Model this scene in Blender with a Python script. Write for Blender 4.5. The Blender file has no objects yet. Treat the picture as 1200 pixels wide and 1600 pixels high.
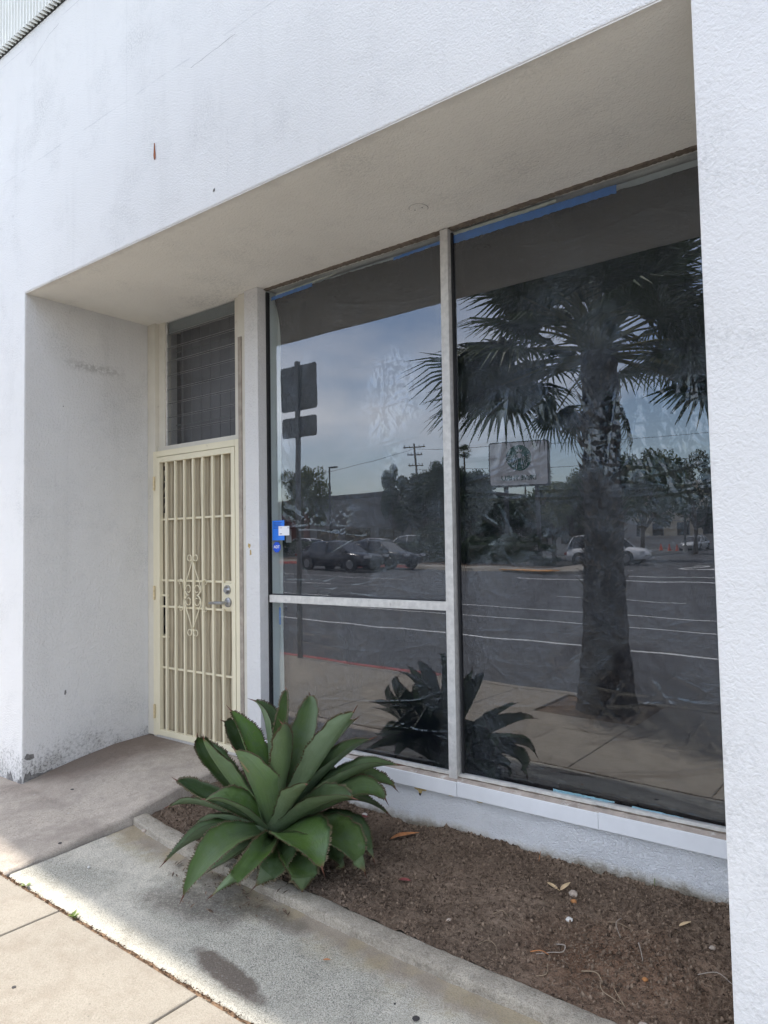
import bpy, bmesh, math, random
import numpy as np
from mathutils import Vector, Matrix

random.seed(7)
rng = np.random.default_rng(11)
SC = bpy.context.scene
COL = SC.collection
PI = math.pi

# ------------------------------------------------------------------ camera
def cam_axes(yaw, pitch, roll):
    cy, sy, cp, sp = math.cos(yaw), math.sin(yaw), math.cos(pitch), math.sin(pitch)
    F = Vector((-sy*cp, cy*cp, sp)); R = Vector((cy, sy, 0)); U = R.cross(F)
    cr, sr = math.cos(roll), math.sin(roll)
    return cr*R + sr*U, -sr*R + cr*U, F
_R, _U, _F = cam_axes(0.6569, 0.0469, -0.0170)
cam_d = bpy.data.cameras.new('camera')
cam = bpy.data.objects.new('camera', cam_d); COL.objects.link(cam)
M = Matrix((( _R.x, _U.x, -_F.x, 4.7423), (_R.y, _U.y, -_F.y, -2.3033), (_R.z, _U.z, -_F.z, 1.4825), (0, 0, 0, 1)))
cam.matrix_world = M
cam_d.sensor_fit = 'HORIZONTAL'; cam_d.sensor_width = 36.0
cam_d.lens = 36.0*1133.34/1200.0
cam_d.clip_start = 0.02; cam_d.clip_end = 4000
SC.camera = cam

# ------------------------------------------------------------------ sky, sun, exposure
SUN_EL, SUN_AZ = math.radians(62), math.radians(1.5)      # light travels towards +x, a touch towards the building
w = bpy.data.worlds.new('World'); SC.world = w; w.use_nodes = True
nt = w.node_tree; nt.nodes.clear()
def wn(t, **k):
    n = nt.nodes.new(t)
    for a, b in k.items(): setattr(n, a, b)
    return n
sky = wn('ShaderNodeTexSky', sky_type='NISHITA'); sky.sun_disc = False
sky.sun_elevation = SUN_EL; sky.sun_rotation = math.radians(270) ; sky.air_density = 1.0; sky.dust_density = 1.6; sky.ozone_density = 1.4
tc = wn('ShaderNodeTexCoord'); mp_ = wn('ShaderNodeMapping'); mp_.inputs['Scale'].default_value = (1.0, 1.0, 2.4)
nz = wn('ShaderNodeTexNoise'); nz.inputs['Scale'].default_value = 1.7; nz.inputs['Detail'].default_value = 7; nz.inputs['Roughness'].default_value = .56
cr = wn('ShaderNodeValToRGB'); cr.color_ramp.elements[0].position = .43; cr.color_ramp.elements[1].position = .68
mx = wn('ShaderNodeMix', data_type='RGBA'); 
cl = wn('ShaderNodeMix', data_type='RGBA'); cl.inputs['A'].default_value = (5.4, 5.55, 6.15, 1); cl.inputs['B'].default_value = (10.4, 10.3, 10.2, 1)
nz2 = wn('ShaderNodeTexNoise'); nz2.inputs['Scale'].default_value = 3.1; nz2.inputs['Detail'].default_value = 5
bg = wn('ShaderNodeBackground'); bg.inputs['Strength'].default_value = 0.15
out = wn('ShaderNodeOutputWorld')
L = nt.links.new
L(tc.outputs['Generated'], mp_.inputs['Vector']); L(mp_.outputs[0], nz.inputs['Vector']); L(mp_.outputs[0], nz2.inputs['Vector'])
L(nz.outputs[0], cr.inputs[0]); L(cr.outputs[0], mx.inputs['Factor']); L(nz2.outputs[0], cl.inputs['Factor'])
L(sky.outputs[0], mx.inputs['A']); L(cl.outputs['Result'], mx.inputs['B']); L(mx.outputs['Result'], bg.inputs['Color']); L(bg.outputs[0], out.inputs[0])

sd = bpy.data.lights.new('sun', 'SUN'); sd.energy = 2.35; sd.angle = math.radians(0.9); sd.color = (1.0, .955, .88)
sun = bpy.data.objects.new('sun', sd); COL.objects.link(sun)
sdir = Vector((math.cos(SUN_EL)*math.cos(SUN_AZ), math.cos(SUN_EL)*math.sin(SUN_AZ), -math.sin(SUN_EL)))
sun.rotation_euler = sdir.to_track_quat('-Z', 'Y').to_euler(); sun.location = (-6, -4, 12)

SC.view_settings.view_transform = 'Standard'; SC.view_settings.look = 'None'
SC.view_settings.gamma = 1; SC.view_settings.use_curve_mapping = False
SC.view_settings.exposure = 1.60
SC.render.engine = 'CYCLES'
SC.cycles.use_denoising = True
SC.cycles.max_bounces = 8; SC.cycles.diffuse_bounces = 4; SC.cycles.glossy_bounces = 4
SC.cycles.transmission_bounces = 6; SC.cycles.transparent_max_bounces = 10
SC.cycles.sample_clamp_indirect = 6

# ------------------------------------------------------------------ material helpers
class N:
    def __init__(s, name):
        s.m = bpy.data.materials.new(name); s.m.use_nodes = True
        s.t = s.m.node_tree; s.t.nodes.clear()
        s.o = s.n('ShaderNodeOutputMaterial')
        s.pos = s.n('ShaderNodeNewGeometry').outputs['Position']
        s.obj = s.n('ShaderNodeTexCoord').outputs['Object']
    def n(s, t, **k):
        q = s.t.nodes.new(t)
        for a, b in k.items(): setattr(q, a, b)
        return q
    def put(s, sock, v):
        if isinstance(v, bpy.types.NodeSocket): s.t.links.new(v, sock)
        else:
            if hasattr(sock.default_value, '__len__') and not hasattr(v, '__len__'): v = (v,)*len(sock.default_value)
            if hasattr(sock.default_value, '__len__') and len(sock.default_value) == 4 and len(v) == 3: v = (*v, 1)
            sock.default_value = v
    def noise(s, scale, detail=3, rough=.5, vec=None, dist=0, sx=None):
        q = s.n('ShaderNodeTexNoise'); q.inputs['Scale'].default_value = scale; q.inputs['Detail'].default_value = detail
        q.inputs['Roughness'].default_value = rough; q.inputs['Distortion'].default_value = dist
        v = vec or s.pos
        if sx: v = s.scale(v, sx)
        s.put(q.inputs['Vector'], v); return q.outputs['Fac']
    def voro(s, scale, vec=None, feature='F1', rand=1):
        q = s.n('ShaderNodeTexVoronoi', feature=feature); q.inputs['Scale'].default_value = scale; q.inputs['Randomness'].default_value = rand
        s.put(q.inputs['Vector'], vec or s.pos); return q.outputs['Distance']
    def scale(s, v, k):
        q = s.n('ShaderNodeVectorMath', operation='MULTIPLY'); s.put(q.inputs[0], v); q.inputs[1].default_value = k; return q.outputs[0]
    def math(s, op, a, b=0, c=None, clamp=False):
        q = s.n('ShaderNodeMath', operation=op, use_clamp=clamp); s.put(q.inputs[0], a); s.put(q.inputs[1], b)
        if c is not None: s.put(q.inputs[2], c)
        return q.outputs[0]
    def ramp(s, f, a, b, lo=0., hi=1.):
        q = s.n('ShaderNodeMapRange', clamp=True); s.put(q.inputs['Value'], f)
        q.inputs['From Min'].default_value = a; q.inputs['From Max'].default_value = b
        q.inputs['To Min'].default_value = lo; q.inputs['To Max'].default_value = hi; return q.outputs[0]
    def mix(s, f, a, b, mode='MIX'):
        q = s.n('ShaderNodeMix', data_type='RGBA', blend_type=mode); s.put(q.inputs['Factor'], f)
        s.put(q.inputs['A'], a); s.put(q.inputs['B'], b); return q.outputs['Result']
    def xyz(s, v=None):
        q = s.n('ShaderNodeSeparateXYZ'); s.put(q.inputs[0], v or s.pos); return q.outputs
    def blob(s, cx, cy, rx, ry, ang=0, soft=.5, wob=.5, wsc=9):
        """an irregular stain centred on (cx, cy): 1 inside, 0 outside"""
        x = s.xyz(); c, si = math.cos(ang), math.sin(ang)
        dx = s.math('SUBTRACT', x[0], cx); dy = s.math('SUBTRACT', x[1], cy)
        u = s.math('ADD', s.math('MULTIPLY', dx, c/rx), s.math('MULTIPLY', dy, si/rx))
        v = s.math('ADD', s.math('MULTIPLY', dx, -si/ry), s.math('MULTIPLY', dy, c/ry))
        d = s.math('SQRT', s.math('ADD', s.math('MULTIPLY', u, u), s.math('MULTIPLY', v, v)))
        d = s.math('ADD', d, s.math('MULTIPLY', s.math('SUBTRACT', s.noise(wsc, 5, .65), .5), wob*2))
        return s.ramp(d, 1+soft/2, 1-soft/2)
    def bump(s, h, dist, strength=1, nrm=None):
        q = s.n('ShaderNodeBump'); q.inputs['Strength'].default_value = strength; q.inputs['Distance'].default_value = dist
        s.put(q.inputs['Height'], h)
        if nrm: s.put(q.inputs['Normal'], nrm)
        return q.outputs[0]
    def bsdf(s, col, rough=.8, metal=0, spec=.5, nrm=None, **k):
        q = s.n('ShaderNodeBsdfPrincipled'); s.put(q.inputs['Base Color'], col); s.put(q.inputs['Roughness'], rough)
        s.put(q.inputs['Metallic'], metal); s.put(q.inputs['Specular IOR Level'], spec)
        if nrm: s.put(q.inputs['Normal'], nrm)
        for a, b in k.items(): s.put(q.inputs[a.replace('_', ' ')], b)
        s.t.links.new(q.outputs[0], s.o.inputs[0]); return q

def simple(name, col, rough=.6, metal=0, spec=.5, var=.12, vs=6, bs=0, bd=.001, obj=True, dirt=None):
    m = N(name); v = m.obj if obj else m.pos
    f = m.noise(vs, 5, .6, v)
    c = m.mix(m.ramp(f, .3, .7), tuple(x*(1-var) for x in col), tuple(min(1, x*(1+var)) for x in col))
    if dirt:
        c = m.mix(m.ramp(m.noise(dirt[0], 6, .7, v), dirt[1], dirt[1]+.15), c, dirt[2])
    n = m.bump(m.noise(bs, 4, .6, v), bd) if bs else None
    m.bsdf(c, rough, metal, spec, n); return m.m

MT = {}
def stucco(name, base, fine, fdist, patch=None, coarse=None, base_dirt=True, lines=False):
    m = N(name)
    c = m.mix(m.ramp(m.noise(1.3, 5, .6), .35, .7), tuple(x*.965 for x in base), base)
    grime = m.math('MULTIPLY', m.ramp(m.noise(2.0, 6, .70), .50, .68), m.ramp(m.noise(75, 5, .8), .44, .60))
    c = m.mix(m.math('MULTIPLY', grime, .42), c, (.36, .36, .35))
    pits = m.math('MULTIPLY', m.ramp(m.noise(230, 2, .5), .30, .22), m.ramp(m.noise(3.4, 4, .6), .5, .66))
    c = m.mix(m.math('MULTIPLY', pits, .55), c, (.22, .21, .2))
    x = m.xyz()
    if base_dirt:      # splash-back dirt on the bottom of the wall
        e = m.math('ADD', m.ramp(x[2], .42, -.02), m.math('MULTIPLY', m.math('SUBTRACT', m.noise(7, 6, .75), .5), 1.7))
        c = m.mix(m.math('MULTIPLY', m.ramp(e, .55, 1.05), .6), c, (.33, .31, .28))
        c = m.mix(m.math('MULTIPLY', m.math('MULTIPLY', m.ramp(e, .35, .9), m.ramp(m.noise(55, 5, .8), .50, .58)), .75), c, (.16, .15, .14))
    if lines:          # faint vertical drips
        d = m.noise(5.5, 4, .6, sx=(1, 1, .09))
        c = m.mix(m.math('MULTIPLY', m.ramp(d, .55, .75), .13), c, (.42, .41, .39))
    if patch: c = patch(m, c)
    h = m.math('MULTIPLY', m.noise(fine, 3, .6), 1.0)
    if coarse:
        v = m.noise(coarse[0], 2, .5, dist=.8)
        h = m.math('ADD', h, m.math('MULTIPLY', m.ramp(v, .42, .62), coarse[1]))
    h = m.math('ADD', h, m.math('MULTIPLY', m.noise(5, 3, .5), 2.0))
    m.bsdf(c, .88, 0, .25, m.bump(h, fdist)); return m.m

def reveal_patch(m, c):
    s = m.math('MULTIPLY', m.noise(28, 5, .7), 1)
    x = m.xyz()
    # old scuff high on the reveal and small black specks
    sc = m.math('MULTIPLY', m.ramp(m.math('ABSOLUTE', m.math('SUBTRACT', x[2], 2.78)), .05, .01), m.ramp(m.math('ABSOLUTE', m.math('SUBTRACT', x[1], .5)), .26, .12))
    c = m.mix(m.math('MULTIPLY', m.math('MULTIPLY', sc, m.ramp(s, .42, .56)), .5), c, (.30, .28, .26))
    sp = m.math('MULTIPLY', m.ramp(m.voro(7), .045, .02), m.ramp(m.noise(2.3, 2), .45, .6))
    return m.mix(m.math('MULTIPLY', sp, .8), c, (.08, .075, .07))
def header_patch(m, c):
    x = m.xyz()
    ln = m.math('MULTIPLY', m.ramp(m.math('ABSOLUTE', m.math('SUBTRACT', x[2], m.math('ADD', 4.02, m.math('MULTIPLY', m.noise(3, 3), .03)))), .006, .001), m.ramp(m.noise(4, 4, .7), .42, .55))
    c = m.mix(m.math('MULTIPLY', ln, .25), c, (.35, .35, .35))
    ln2 = m.math('MULTIPLY', m.ramp(m.math('ABSOLUTE', m.math('SUBTRACT', x[2], m.math('ADD', 4.86, m.math('MULTIPLY', m.noise(2, 3), .03)))), .004, .001), m.ramp(m.noise(3, 4, .7), .45, .55))
    c = m.mix(m.math('MULTIPLY', ln2, .35), c, (.35, .35, .35))
    lv = m.math('MULTIPLY', m.ramp(m.math('ABSOLUTE', m.math('SUBTRACT', x[0], 1.17)), .006, .001), m.ramp(x[2], 3.7, 4.1))
    c = m.mix(m.math('MULTIPLY', lv, .12), c, (.45, .45, .45))
    sp = m.math('MULTIPLY', m.ramp(m.voro(3.1), .022, .008), m.ramp(m.noise(1.3, 2), .5, .55))
    return m.mix(m.math('MULTIPLY', sp, .8), c, (.12, .08, .06))

WHITE = (.785, .77, .745)
MT['wall'] = stucco('white_stucco', WHITE, 110, .0035, header_patch, coarse=(95, .35), lines=True)
MT['reveal'] = stucco('white_stucco_reveal', (.75, .735, .715), 90, .0030, reveal_patch, coarse=(60, .6), lines=True)
MT['pillar'] = stucco('coarse_stucco', (.75, .735, .715), 130, .0025, coarse=(60, .35), base_dirt=False)
def lw_patch(m, c):
    x = m.xyz()
    e = m.math('ADD', m.ramp(x[2], .10, -.01), m.math('MULTIPLY', m.math('SUBTRACT', m.noise(9, 6, .7), .5), 1.1))
    c = m.mix(m.math('MULTIPLY', m.ramp(e, .45, 1.0), .75), c, (.50, .45, .34))
    return m.mix(m.math('MULTIPLY', m.ramp(m.math('ADD', e, m.math('MULTIPLY', m.noise(14, 4), .3)), .85, 1.2), .75), c, (.2, .165, .12))
MT['lowwall'] = stucco('white_stucco_low', (.80, .81, .82), 150, .0035, lw_patch, coarse=(120, 1.1), base_dirt=False)
def sof_patch(m, c):
    x = m.xyz()
    e = m.math('ADD', m.ramp(x[1], .10, .0), m.math('MULTIPLY', m.math('SUBTRACT', m.noise(5, 6, .7), .5), 1.2))
    c = m.mix(m.math('MULTIPLY', m.ramp(e, .5, 1.1), .35), c, (.30, .27, .24))
    e2 = m.ramp(m.noise(1.1, 5, .6), .5, .75)
    return m.mix(m.math('MULTIPLY', e2, .16), c, (.40, .36, .33))
MT['soffit'] = stucco('soffit_plaster', (.86, .835, .77), 100, .003, sof_patch, coarse=(55, .4), base_dirt=False)

def concrete(name, base, dark, spk, extra=None, rel=.0018, pits=.5):
    m = N(name)
    c = m.mix(m.ramp(m.noise(1.7, 6, .65), .32, .68), tuple(q*.86 for q in base), base)
    c = m.mix(m.math('MULTIPLY', m.ramp(m.noise(7, 7, .75), .47, .66), .42), c, dark)
    g = m.math('MULTIPLY', m.ramp(m.noise(260, 2, .6), .47, .36), spk)
    c = m.mix(g, c, tuple(q*.5 for q in dark))
    g2 = m.math('MULTIPLY', m.ramp(m.noise(190, 2, .6, vec=m.scale(m.pos, (1.3, .9, 1))), .58, .68), spk*.7)
    c = m.mix(g2, c, tuple(min(1, q*1.35) for q in base))
    sp = m.ramp(m.voro(11), .05, .03)
    c = m.mix(m.math('MULTIPLY', sp, m.ramp(m.noise(5, 2), .5, .56, 0, pits)), c, (.09, .08, .07))
    if extra: c = extra(m, c)
    c = m.mix(m.ramp(m.noise(120, 4, .75), .44, .66, 0, .32), c, tuple(q*.8 for q in dark))
    h = m.math('ADD', m.noise(140, 4, .75), m.math('MULTIPLY', m.noise(25, 4, .6), 1.2))
    m.bsdf(c, .9, 0, .3, m.bump(h, rel*2.2)); return m.m

MT['walk'] = concrete('sidewalk_concrete', (.365, .328, .272), (.22, .18, .14), .3)
def strip_x(m, c):
    # mossy, pitted strip: black-grained weathering, a brown stain, rust tint beside the kerb
    gr = m.ramp(m.noise(2.3, 5, .65, dist=.6), .34, .56)
    sp = m.ramp(m.noise(210, 3, .7), .50, .40)
    zone = m.math('MAXIMUM', m.blob(2.65, -.30, .75, .24, -.05, .7, .6, 6), m.blob(1.35, -.42, .30, .12, .2, .8, .6, 8))
    c = m.mix(m.math('MULTIPLY', zone, .3), c, (.26, .27, .235))
    c = m.mix(m.math('MULTIPLY', m.math('MULTIPLY', sp, m.math('ADD', m.math('MULTIPLY', zone, .6), m.math('MULTIPLY', gr, .4))), .8), c, (.075, .085, .075))
    y = m.xyz()
    kb = m.math('ADD', m.ramp(m.math('ADD', y[1], m.math('MULTIPLY', y[0], .06)), -.10, .07), m.math('MULTIPLY', m.math('SUBTRACT', m.noise(8, 6, .7), .5), 1.0))
    c = m.mix(m.math('MULTIPLY', m.ramp(kb, .35, .95), .75), c, (.23, .18, .13))
    yel = m.math('MULTIPLY', m.ramp(kb, .1, .6), m.ramp(m.noise(4.5, 4, .6), .48, .6))
    c = m.mix(m.math('MULTIPLY', yel, .28), c, (.42, .33, .15))
    st = m.blob(2.57, -.485, .22, .05, -.13, .4, .5, 16)
    st = m.math('MULTIPLY', st, m.ramp(m.noise(90, 4, .7), .30, .45, .55, 1))
    c = m.mix(m.math('MULTIPLY', st, .85), c, (.11, .080, .062))
    shade_spill = m.math('MAXIMUM', m.blob(2.12, -.22, .30, .13, .3, .7, .7, 9), m.blob(2.3, -.13, .3, .06, 0, .7, .7, 9))  # agave's shade and soil spill, painted together into the strip colour
    return m.mix(m.math('MULTIPLY', m.math('MULTIPLY', shade_spill, m.ramp(m.noise(70, 5, .75), .36, .52, .5, 1)), .72), c, (.085, .070, .055))
MT['strip'] = concrete('weathered_strip_concrete', (.74, .69, .58), (.24, .215, .17), .7, strip_x, .0025)
def ramp_x(m, c):
    y = m.xyz()
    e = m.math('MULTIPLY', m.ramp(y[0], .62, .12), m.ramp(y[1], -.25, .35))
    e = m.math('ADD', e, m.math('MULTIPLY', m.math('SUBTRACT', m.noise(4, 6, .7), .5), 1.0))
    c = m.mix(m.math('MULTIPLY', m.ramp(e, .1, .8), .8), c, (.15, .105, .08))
    g = m.ramp(m.noise(3, 6, .7), .46, .62)
    c = m.mix(m.math('MULTIPLY', g, .42), c, (.20, .165, .14))
    g = m.math('MULTIPLY', m.ramp(m.noise(70, 4, .75), .55, .68), m.ramp(m.noise(2.1, 4, .6), .4, .6))
    c = m.mix(m.math('MULTIPLY', g, .6), c, (.07, .06, .05))
    w_ = m.math('MULTIPLY', m.ramp(m.voro(9, vec=m.pos), .11, .07), m.ramp(m.noise(6, 2), .54, .6))
    return m.mix(m.math('MULTIPLY', w_, .5), c, (.6, .58, .54))
MT['ramp'] = concrete('entry_concrete', (.56, .485, .40), (.24, .205, .175), .4, ramp_x, .002)
def kerb_x(m, c):
    c = m.mix(m.math('MULTIPLY', m.ramp(m.noise(5, 6, .72), .44, .66), .45), c, (.32, .27, .21))
    return m.mix(m.math('MULTIPLY', m.ramp(m.noise(45, 5, .75), .54, .66), .5), c, (.16, .14, .11))
MT['kerbc'] = concrete('kerb_concrete', (.66, .59, .48), (.15, .125, .095), .5, kerb_x, .006)
MT['cream'] = simple('cream_paint', (.78, .71, .52), .45, var=.05, vs=3, bs=120, bd=.0004, obj=False, dirt=(9, .66, (.42, .34, .22)))
MT['creamsheet'] = simple('cream_screen_sheet', (.45, .385, .272), .6, var=.08, vs=4, bs=420, bd=.0012, obj=False, dirt=(5, .60, (.45, .37, .26)))
MT['trimcream'] = simple('cream_wood_paint', (.66, .62, .53), .55, var=.06, vs=5, bs=60, bd=.001, obj=False, dirt=(18, .64, (.30, .26, .21)))
MT['woodold'] = simple('bare_wood', (.34, .29, .24), .8, var=.25, vs=20, bs=80, bd=.002, obj=False)
MT['alu'] = simple('weathered_aluminium', (.62, .60, .565), .55, .25, .4, var=.14, vs=30, bs=260, bd=.0006, obj=False, dirt=(12, .66, (.25, .22, .19)))
MT['alu_dark'] = simple('dark_gasket', (.018, .018, .02), .6, var=.2, vs=20)
MT['jamb'] = simple('pale_green_jamb', (.70, .74, .69), .6, var=.06, vs=6, obj=False)
MT['trimwhite'] = simple('white_trim', (.78, .79, .80), .4, var=.04, vs=7, bs=35, bd=.0008, obj=False, dirt=(16, .69, (.42, .38, .33)))
MT['ledge'] = simple('dirty_ledge', (.40, .34, .29), .85, var=.3, vs=14, bs=70, bd=.003, obj=False, dirt=(22, .55, (.66, .64, .6)))
MT['putty'] = simple('brown_sealant', (.16, .13, .10), .9, var=.3, vs=40, bs=90, bd=.004, obj=False)
MT['headgrey'] = simple('grey_green_board', (.27, .29, .28), .7)
MT['dark'] = simple('dark_interior', (.012, .012, .014), .8)
MT['inside'] = simple('interior_wall', (.18, .18, .19), .8)
MT['chrome'] = simple('brushed_nickel', (.42, .42, .43), .3, .9, var=.08, vs=30)
MT['brass'] = simple('painted_hinge', (.68, .56, .34), .45, .2, var=.15, vs=60)
MT['black'] = simple('black_paint', (.015, .013, .012), .5)
MT['tape'] = simple('blue_painters_tape', (.035, .20, .55), .6, var=.18, vs=22, bs=40, bd=.002)
MT['tapec'] = simple('cream_tape', (.62, .63, .50), .6, var=.1, vs=22)
MT['teal'] = simple('pale_teal_scrap', (.36, .60, .66), .6, var=.25, vs=40)
MT['blue'] = simple('blue_card', (.02, .20, .78), .45, var=.08, vs=30)
MT['blued'] = simple('dark_blue_print', (.01, .055, .30), .5)
MT['blues'] = simple('security_blue', (.012, .09, .62), .35)
MT['white'] = simple('white_card', (.85, .85, .86), .5, var=.02)
MT['ink'] = simple('grey_print', (.30, .28, .36), .6)
MT['chip'] = simple('exposed_plaster', (.50, .37, .16), .9, var=.35, vs=60, bs=120, bd=.003)
MT['rust'] = simple('rust', (.30, .10, .04), .9, var=.4, vs=60)
MT['fern'] = simple('weed_green', (.16, .22, .05), .6, var=.3, vs=40)
MT['drywood'] = simple('dry_root', (.27, .20, .13), .85, var=.25, vs=60)
MT['deadleaf'] = simple('orange_dead_leaf', (.42, .17, .06), .7, var=.3, vs=30, bs=60, bd=.002)
MT['tanleaf'] = simple('tan_dead_leaf', (.52, .38, .22), .75, var=.25, vs=40)
MT['redleaf'] = simple('dark_red_leaf', (.20, .05, .045), .7, var=.3, vs=40)
MT['stone'] = simple('pale_stone', (.40, .33, .27), .9, var=.25, vs=50, bs=90, bd=.003)
MT['gum'] = simple('old_gum', (.045, .04, .04), .9)
MT['chipgrey'] = simple('bare_cement', (.20, .19, .18), .95, var=.4, vs=50, bs=90, bd=.004, obj=False)
MT['galv'] = simple('grey_steel', (.20, .21, .21), .55, .4, var=.15, vs=20)

# soil
m = N('garden_soil')
c = m.mix(m.ramp(m.noise(3.2, 6, .72), .36, .64), (.110, .078, .055), (.265, .195, .142))
c = m.mix(m.math('MULTIPLY', m.blob(3.75, .30, .30, .28, 0, 1.0, .5, 6), .55), c, (.20, .105, .06))
c = m.mix(m.math('MULTIPLY', m.ramp(m.noise(140, 4, .7), .55, .66), .5), c, (.30, .23, .17))
c = m.mix(m.math('MULTIPLY', m.ramp(m.noise(110, 4, .7), .44, .34), .7), c, (.03, .02, .015))
h = m.math('ADD', m.noise(130, 4, .75), m.math('MULTIPLY', m.noise(40, 4, .6), 2))
m.bsdf(c, .95, 0, .2, m.bump(h, .008)); MT['soil'] = m.m
def bits(name, a, b, rough=.9):
    m = N(name); q = m.n('ShaderNodeTexWhiteNoise', noise_dimensions='3D')
    sn = m.n('ShaderNodeVectorMath', operation='SNAP'); m.put(sn.inputs[0], m.pos); sn.inputs[1].default_value = (.012, .012, .05)
    m.put(q.inputs['Vector'], sn.outputs[0]); m.bsdf(m.mix(q.outputs['Value'], a, b), rough, 0, .2); return m.m
MT['clod'] = bits('soil_crumb', (.062, .042, .029), (.285, .21, .15))
MT['mulch'] = bits('mulch_bits', (.030, .019, .013), (.24, .17, .12))
MT['jointdirt'] = bits('joint_debris', (.06, .035, .022), (.22, .14, .085))

# agave leaf: glaucous green, paler bloom, slightly translucent, brown scars
m = N('agave_leaf')
oi = m.n('ShaderNodeObjectInfo').outputs['Random']
at = m.n('ShaderNodeAttribute', attribute_name='bloom').outputs['Fac']; fr_ = m.n('ShaderNodeAttribute', attribute_name='fresh').outputs['Fac']
un = m.n('ShaderNodeAttribute', attribute_name='across').outputs['Fac']
c = m.mix(oi, (.040, .078, .014), (.082, .140, .028))
c = m.mix(fr_, c, (.115, .225, .026))
c = m.mix(m.math('MULTIPLY', m.ramp(m.noise(9, 6, .72), .44, .60), .55), c, (.100, .150, .085))
c = m.mix(m.math('MULTIPLY', at, .8), c, (.22, .285, .165))
st_ = m.noise(1, 3, .6, vec=m.scale(m.n('ShaderNodeAttribute', attribute_name='stria').outputs['Vector'], (60, 2.2, 1)))
c = m.mix(m.ramp(st_, .40, .70, 0, .35), c, (.02, .045, .018))
c = m.mix(m.math('MULTIPLY', m.ramp(m.noise(34, 6, .8, dist=1.5), .60, .66), .65), c, (.19, .17, .11))
c = m.mix(m.ramp(m.math('ABSOLUTE', un), .975, 1.0, 0, .3), c, (.11, .085, .035))
sv = m.xyz(m.n('ShaderNodeAttribute', attribute_name='stria').outputs['Vector'])
tipb = m.math('MULTIPLY', m.ramp(m.math('ADD', sv[1], m.math('MULTIPLY', m.math('SUBTRACT', m.noise(40, 4, .7), .5), .12)), .93, .985), .85)
c = m.mix(tipb, c, (.20, .13, .065))
scar = m.math('MULTIPLY', m.math('MULTIPLY', m.ramp(m.math('ABSOLUTE', m.math('SUBTRACT', m.math('ADD', sv[0], m.math('MULTIPLY', sv[1], 1.1)), .86)), .075, .04), m.ramp(m.math('ABSOLUTE', m.math('SUBTRACT', sv[1], .70)), .10, .08)), m.ramp(m.math('ABSOLUTE', m.math('SUBTRACT', sv[2], 66)), .5, .4))
c = m.mix(scar, c, (.34, .22, .12))
n_ = m.bump(m.math('ADD', m.noise(20, 4, .6), m.math('MULTIPLY', st_, .5)), .006)
q = m.bsdf(c, m.ramp(m.noise(13, 5), .3, .7, .36, .62), 0, .42, n_)
tr = m.n('ShaderNodeBsdfTranslucent'); tr.inputs['Color'].default_value = (.10, .34, .03, 1)
ms = m.n('ShaderNodeMixShader'); ms.inputs[0].default_value = .14
m.t.links.new(q.outputs[0], ms.inputs[1]); m.t.links.new(tr.outputs[0], ms.inputs[2]); m.t.links.new(ms.outputs[0], m.o.inputs[0])
MT['agave'] = m.m
MT['spine'] = simple('agave_spine', (.13, .05, .03), .6, var=.3, vs=90)
MT['spinep'] = simple('agave_tooth', (.075, .06, .025), .6, var=.3, vs=90)

# window glass: mirror reflection by Fresnel over a clear tinted pane (front face); the other faces clear
def glass(name, ior, tint):
    m = N(name); lw = m.n('ShaderNodeLayerWeight'); lw.inputs['Blend'].default_value = .5
    r0 = ((ior-1)/(ior+1))**2       # Schlick: the same from both sides of the pane
    fr = m.math('ADD', m.math('MULTIPLY', m.math('POWER', lw.outputs['Facing'], 5), 1-r0), r0)
    g = m.n('ShaderNodeBsdfGlossy'); g.inputs['Roughness'].default_value = 0.0; g.inputs['Color'].default_value = (.92, .93, .97, 1)
    wv = m.noise(1.1, 2, .5); m.put(g.inputs['Normal'], m.bump(wv, .0016))
    t = m.n('ShaderNodeBsdfTransparent'); t.inputs['Color'].default_value = (*tint, 1)
    s_ = m.n('ShaderNodeMixShader'); m.put(s_.inputs[0], fr); m.t.links.new(t.outputs[0], s_.inputs[1]); m.t.links.new(g.outputs[0], s_.inputs[2])
    m.t.links.new(s_.outputs[0], m.o.inputs[0]); return m.m
MT['glass'] = glass('window_glass', 2.06, (.86, .89, .92))
m = N('clear_glass_face'); t = m.n('ShaderNodeBsdfTransparent'); t.inputs['Color'].default_value = (.97, .98, .98, 1); m.t.links.new(t.outputs[0], m.o.inputs[0]); MT['clear'] = m.m
MT['louver'] = glass('louver_glass', 1.9, (.80, .81, .82))
m = N('black_plastic_film')
h = m.math('ADD', m.math('ABSOLUTE', m.math('SUBTRACT', m.noise(16, 5, .62, dist=1.2, sx=(1, 1, .55)), .5)), m.math('MULTIPLY', m.math('ABSOLUTE', m.math('SUBTRACT', m.noise(47, 3, .6, dist=1.0), .5)), .35))
msk = m.ramp(m.noise(1.25, 3, .6),   .42, .60)
n_ = m.bump(m.math('MULTIPLY', h, m.math('ADD', msk, .03)), .045)
m.bsdf((.006, .007, .010), .04, 0, .5, n_, IOR=1.74)
MT['film'] = m.m
MT['asphalt'] = simple('asphalt', (.060, .061, .064), .85, var=.22, vs=1.2, bs=120, bd=.003, obj=False)
MT['paint'] = simple('road_paint', (.62, .62, .60), .7, var=.18, vs=8, obj=False)
MT['redkerb'] = simple('red_kerb_paint', (.34, .06, .05), .7, var=.3, vs=9, obj=False)
MT['orange'] = simple('tactile_orange', (.62, .28, .06), .7, var=.12, vs=9, obj=False)
MT['lot'] = simple('lot_asphalt', (.10, .10, .10), .85, var=.2, vs=.6, obj=False)
MT['earth'] = simple('far_ground', (.16, .14, .10), .95, var=.25, vs=.05, obj=False)
MT['hill'] = simple('hillside', (.09, .095, .06), .95, var=.5, vs=.06, bs=.4, bd=1, obj=False)

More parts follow.
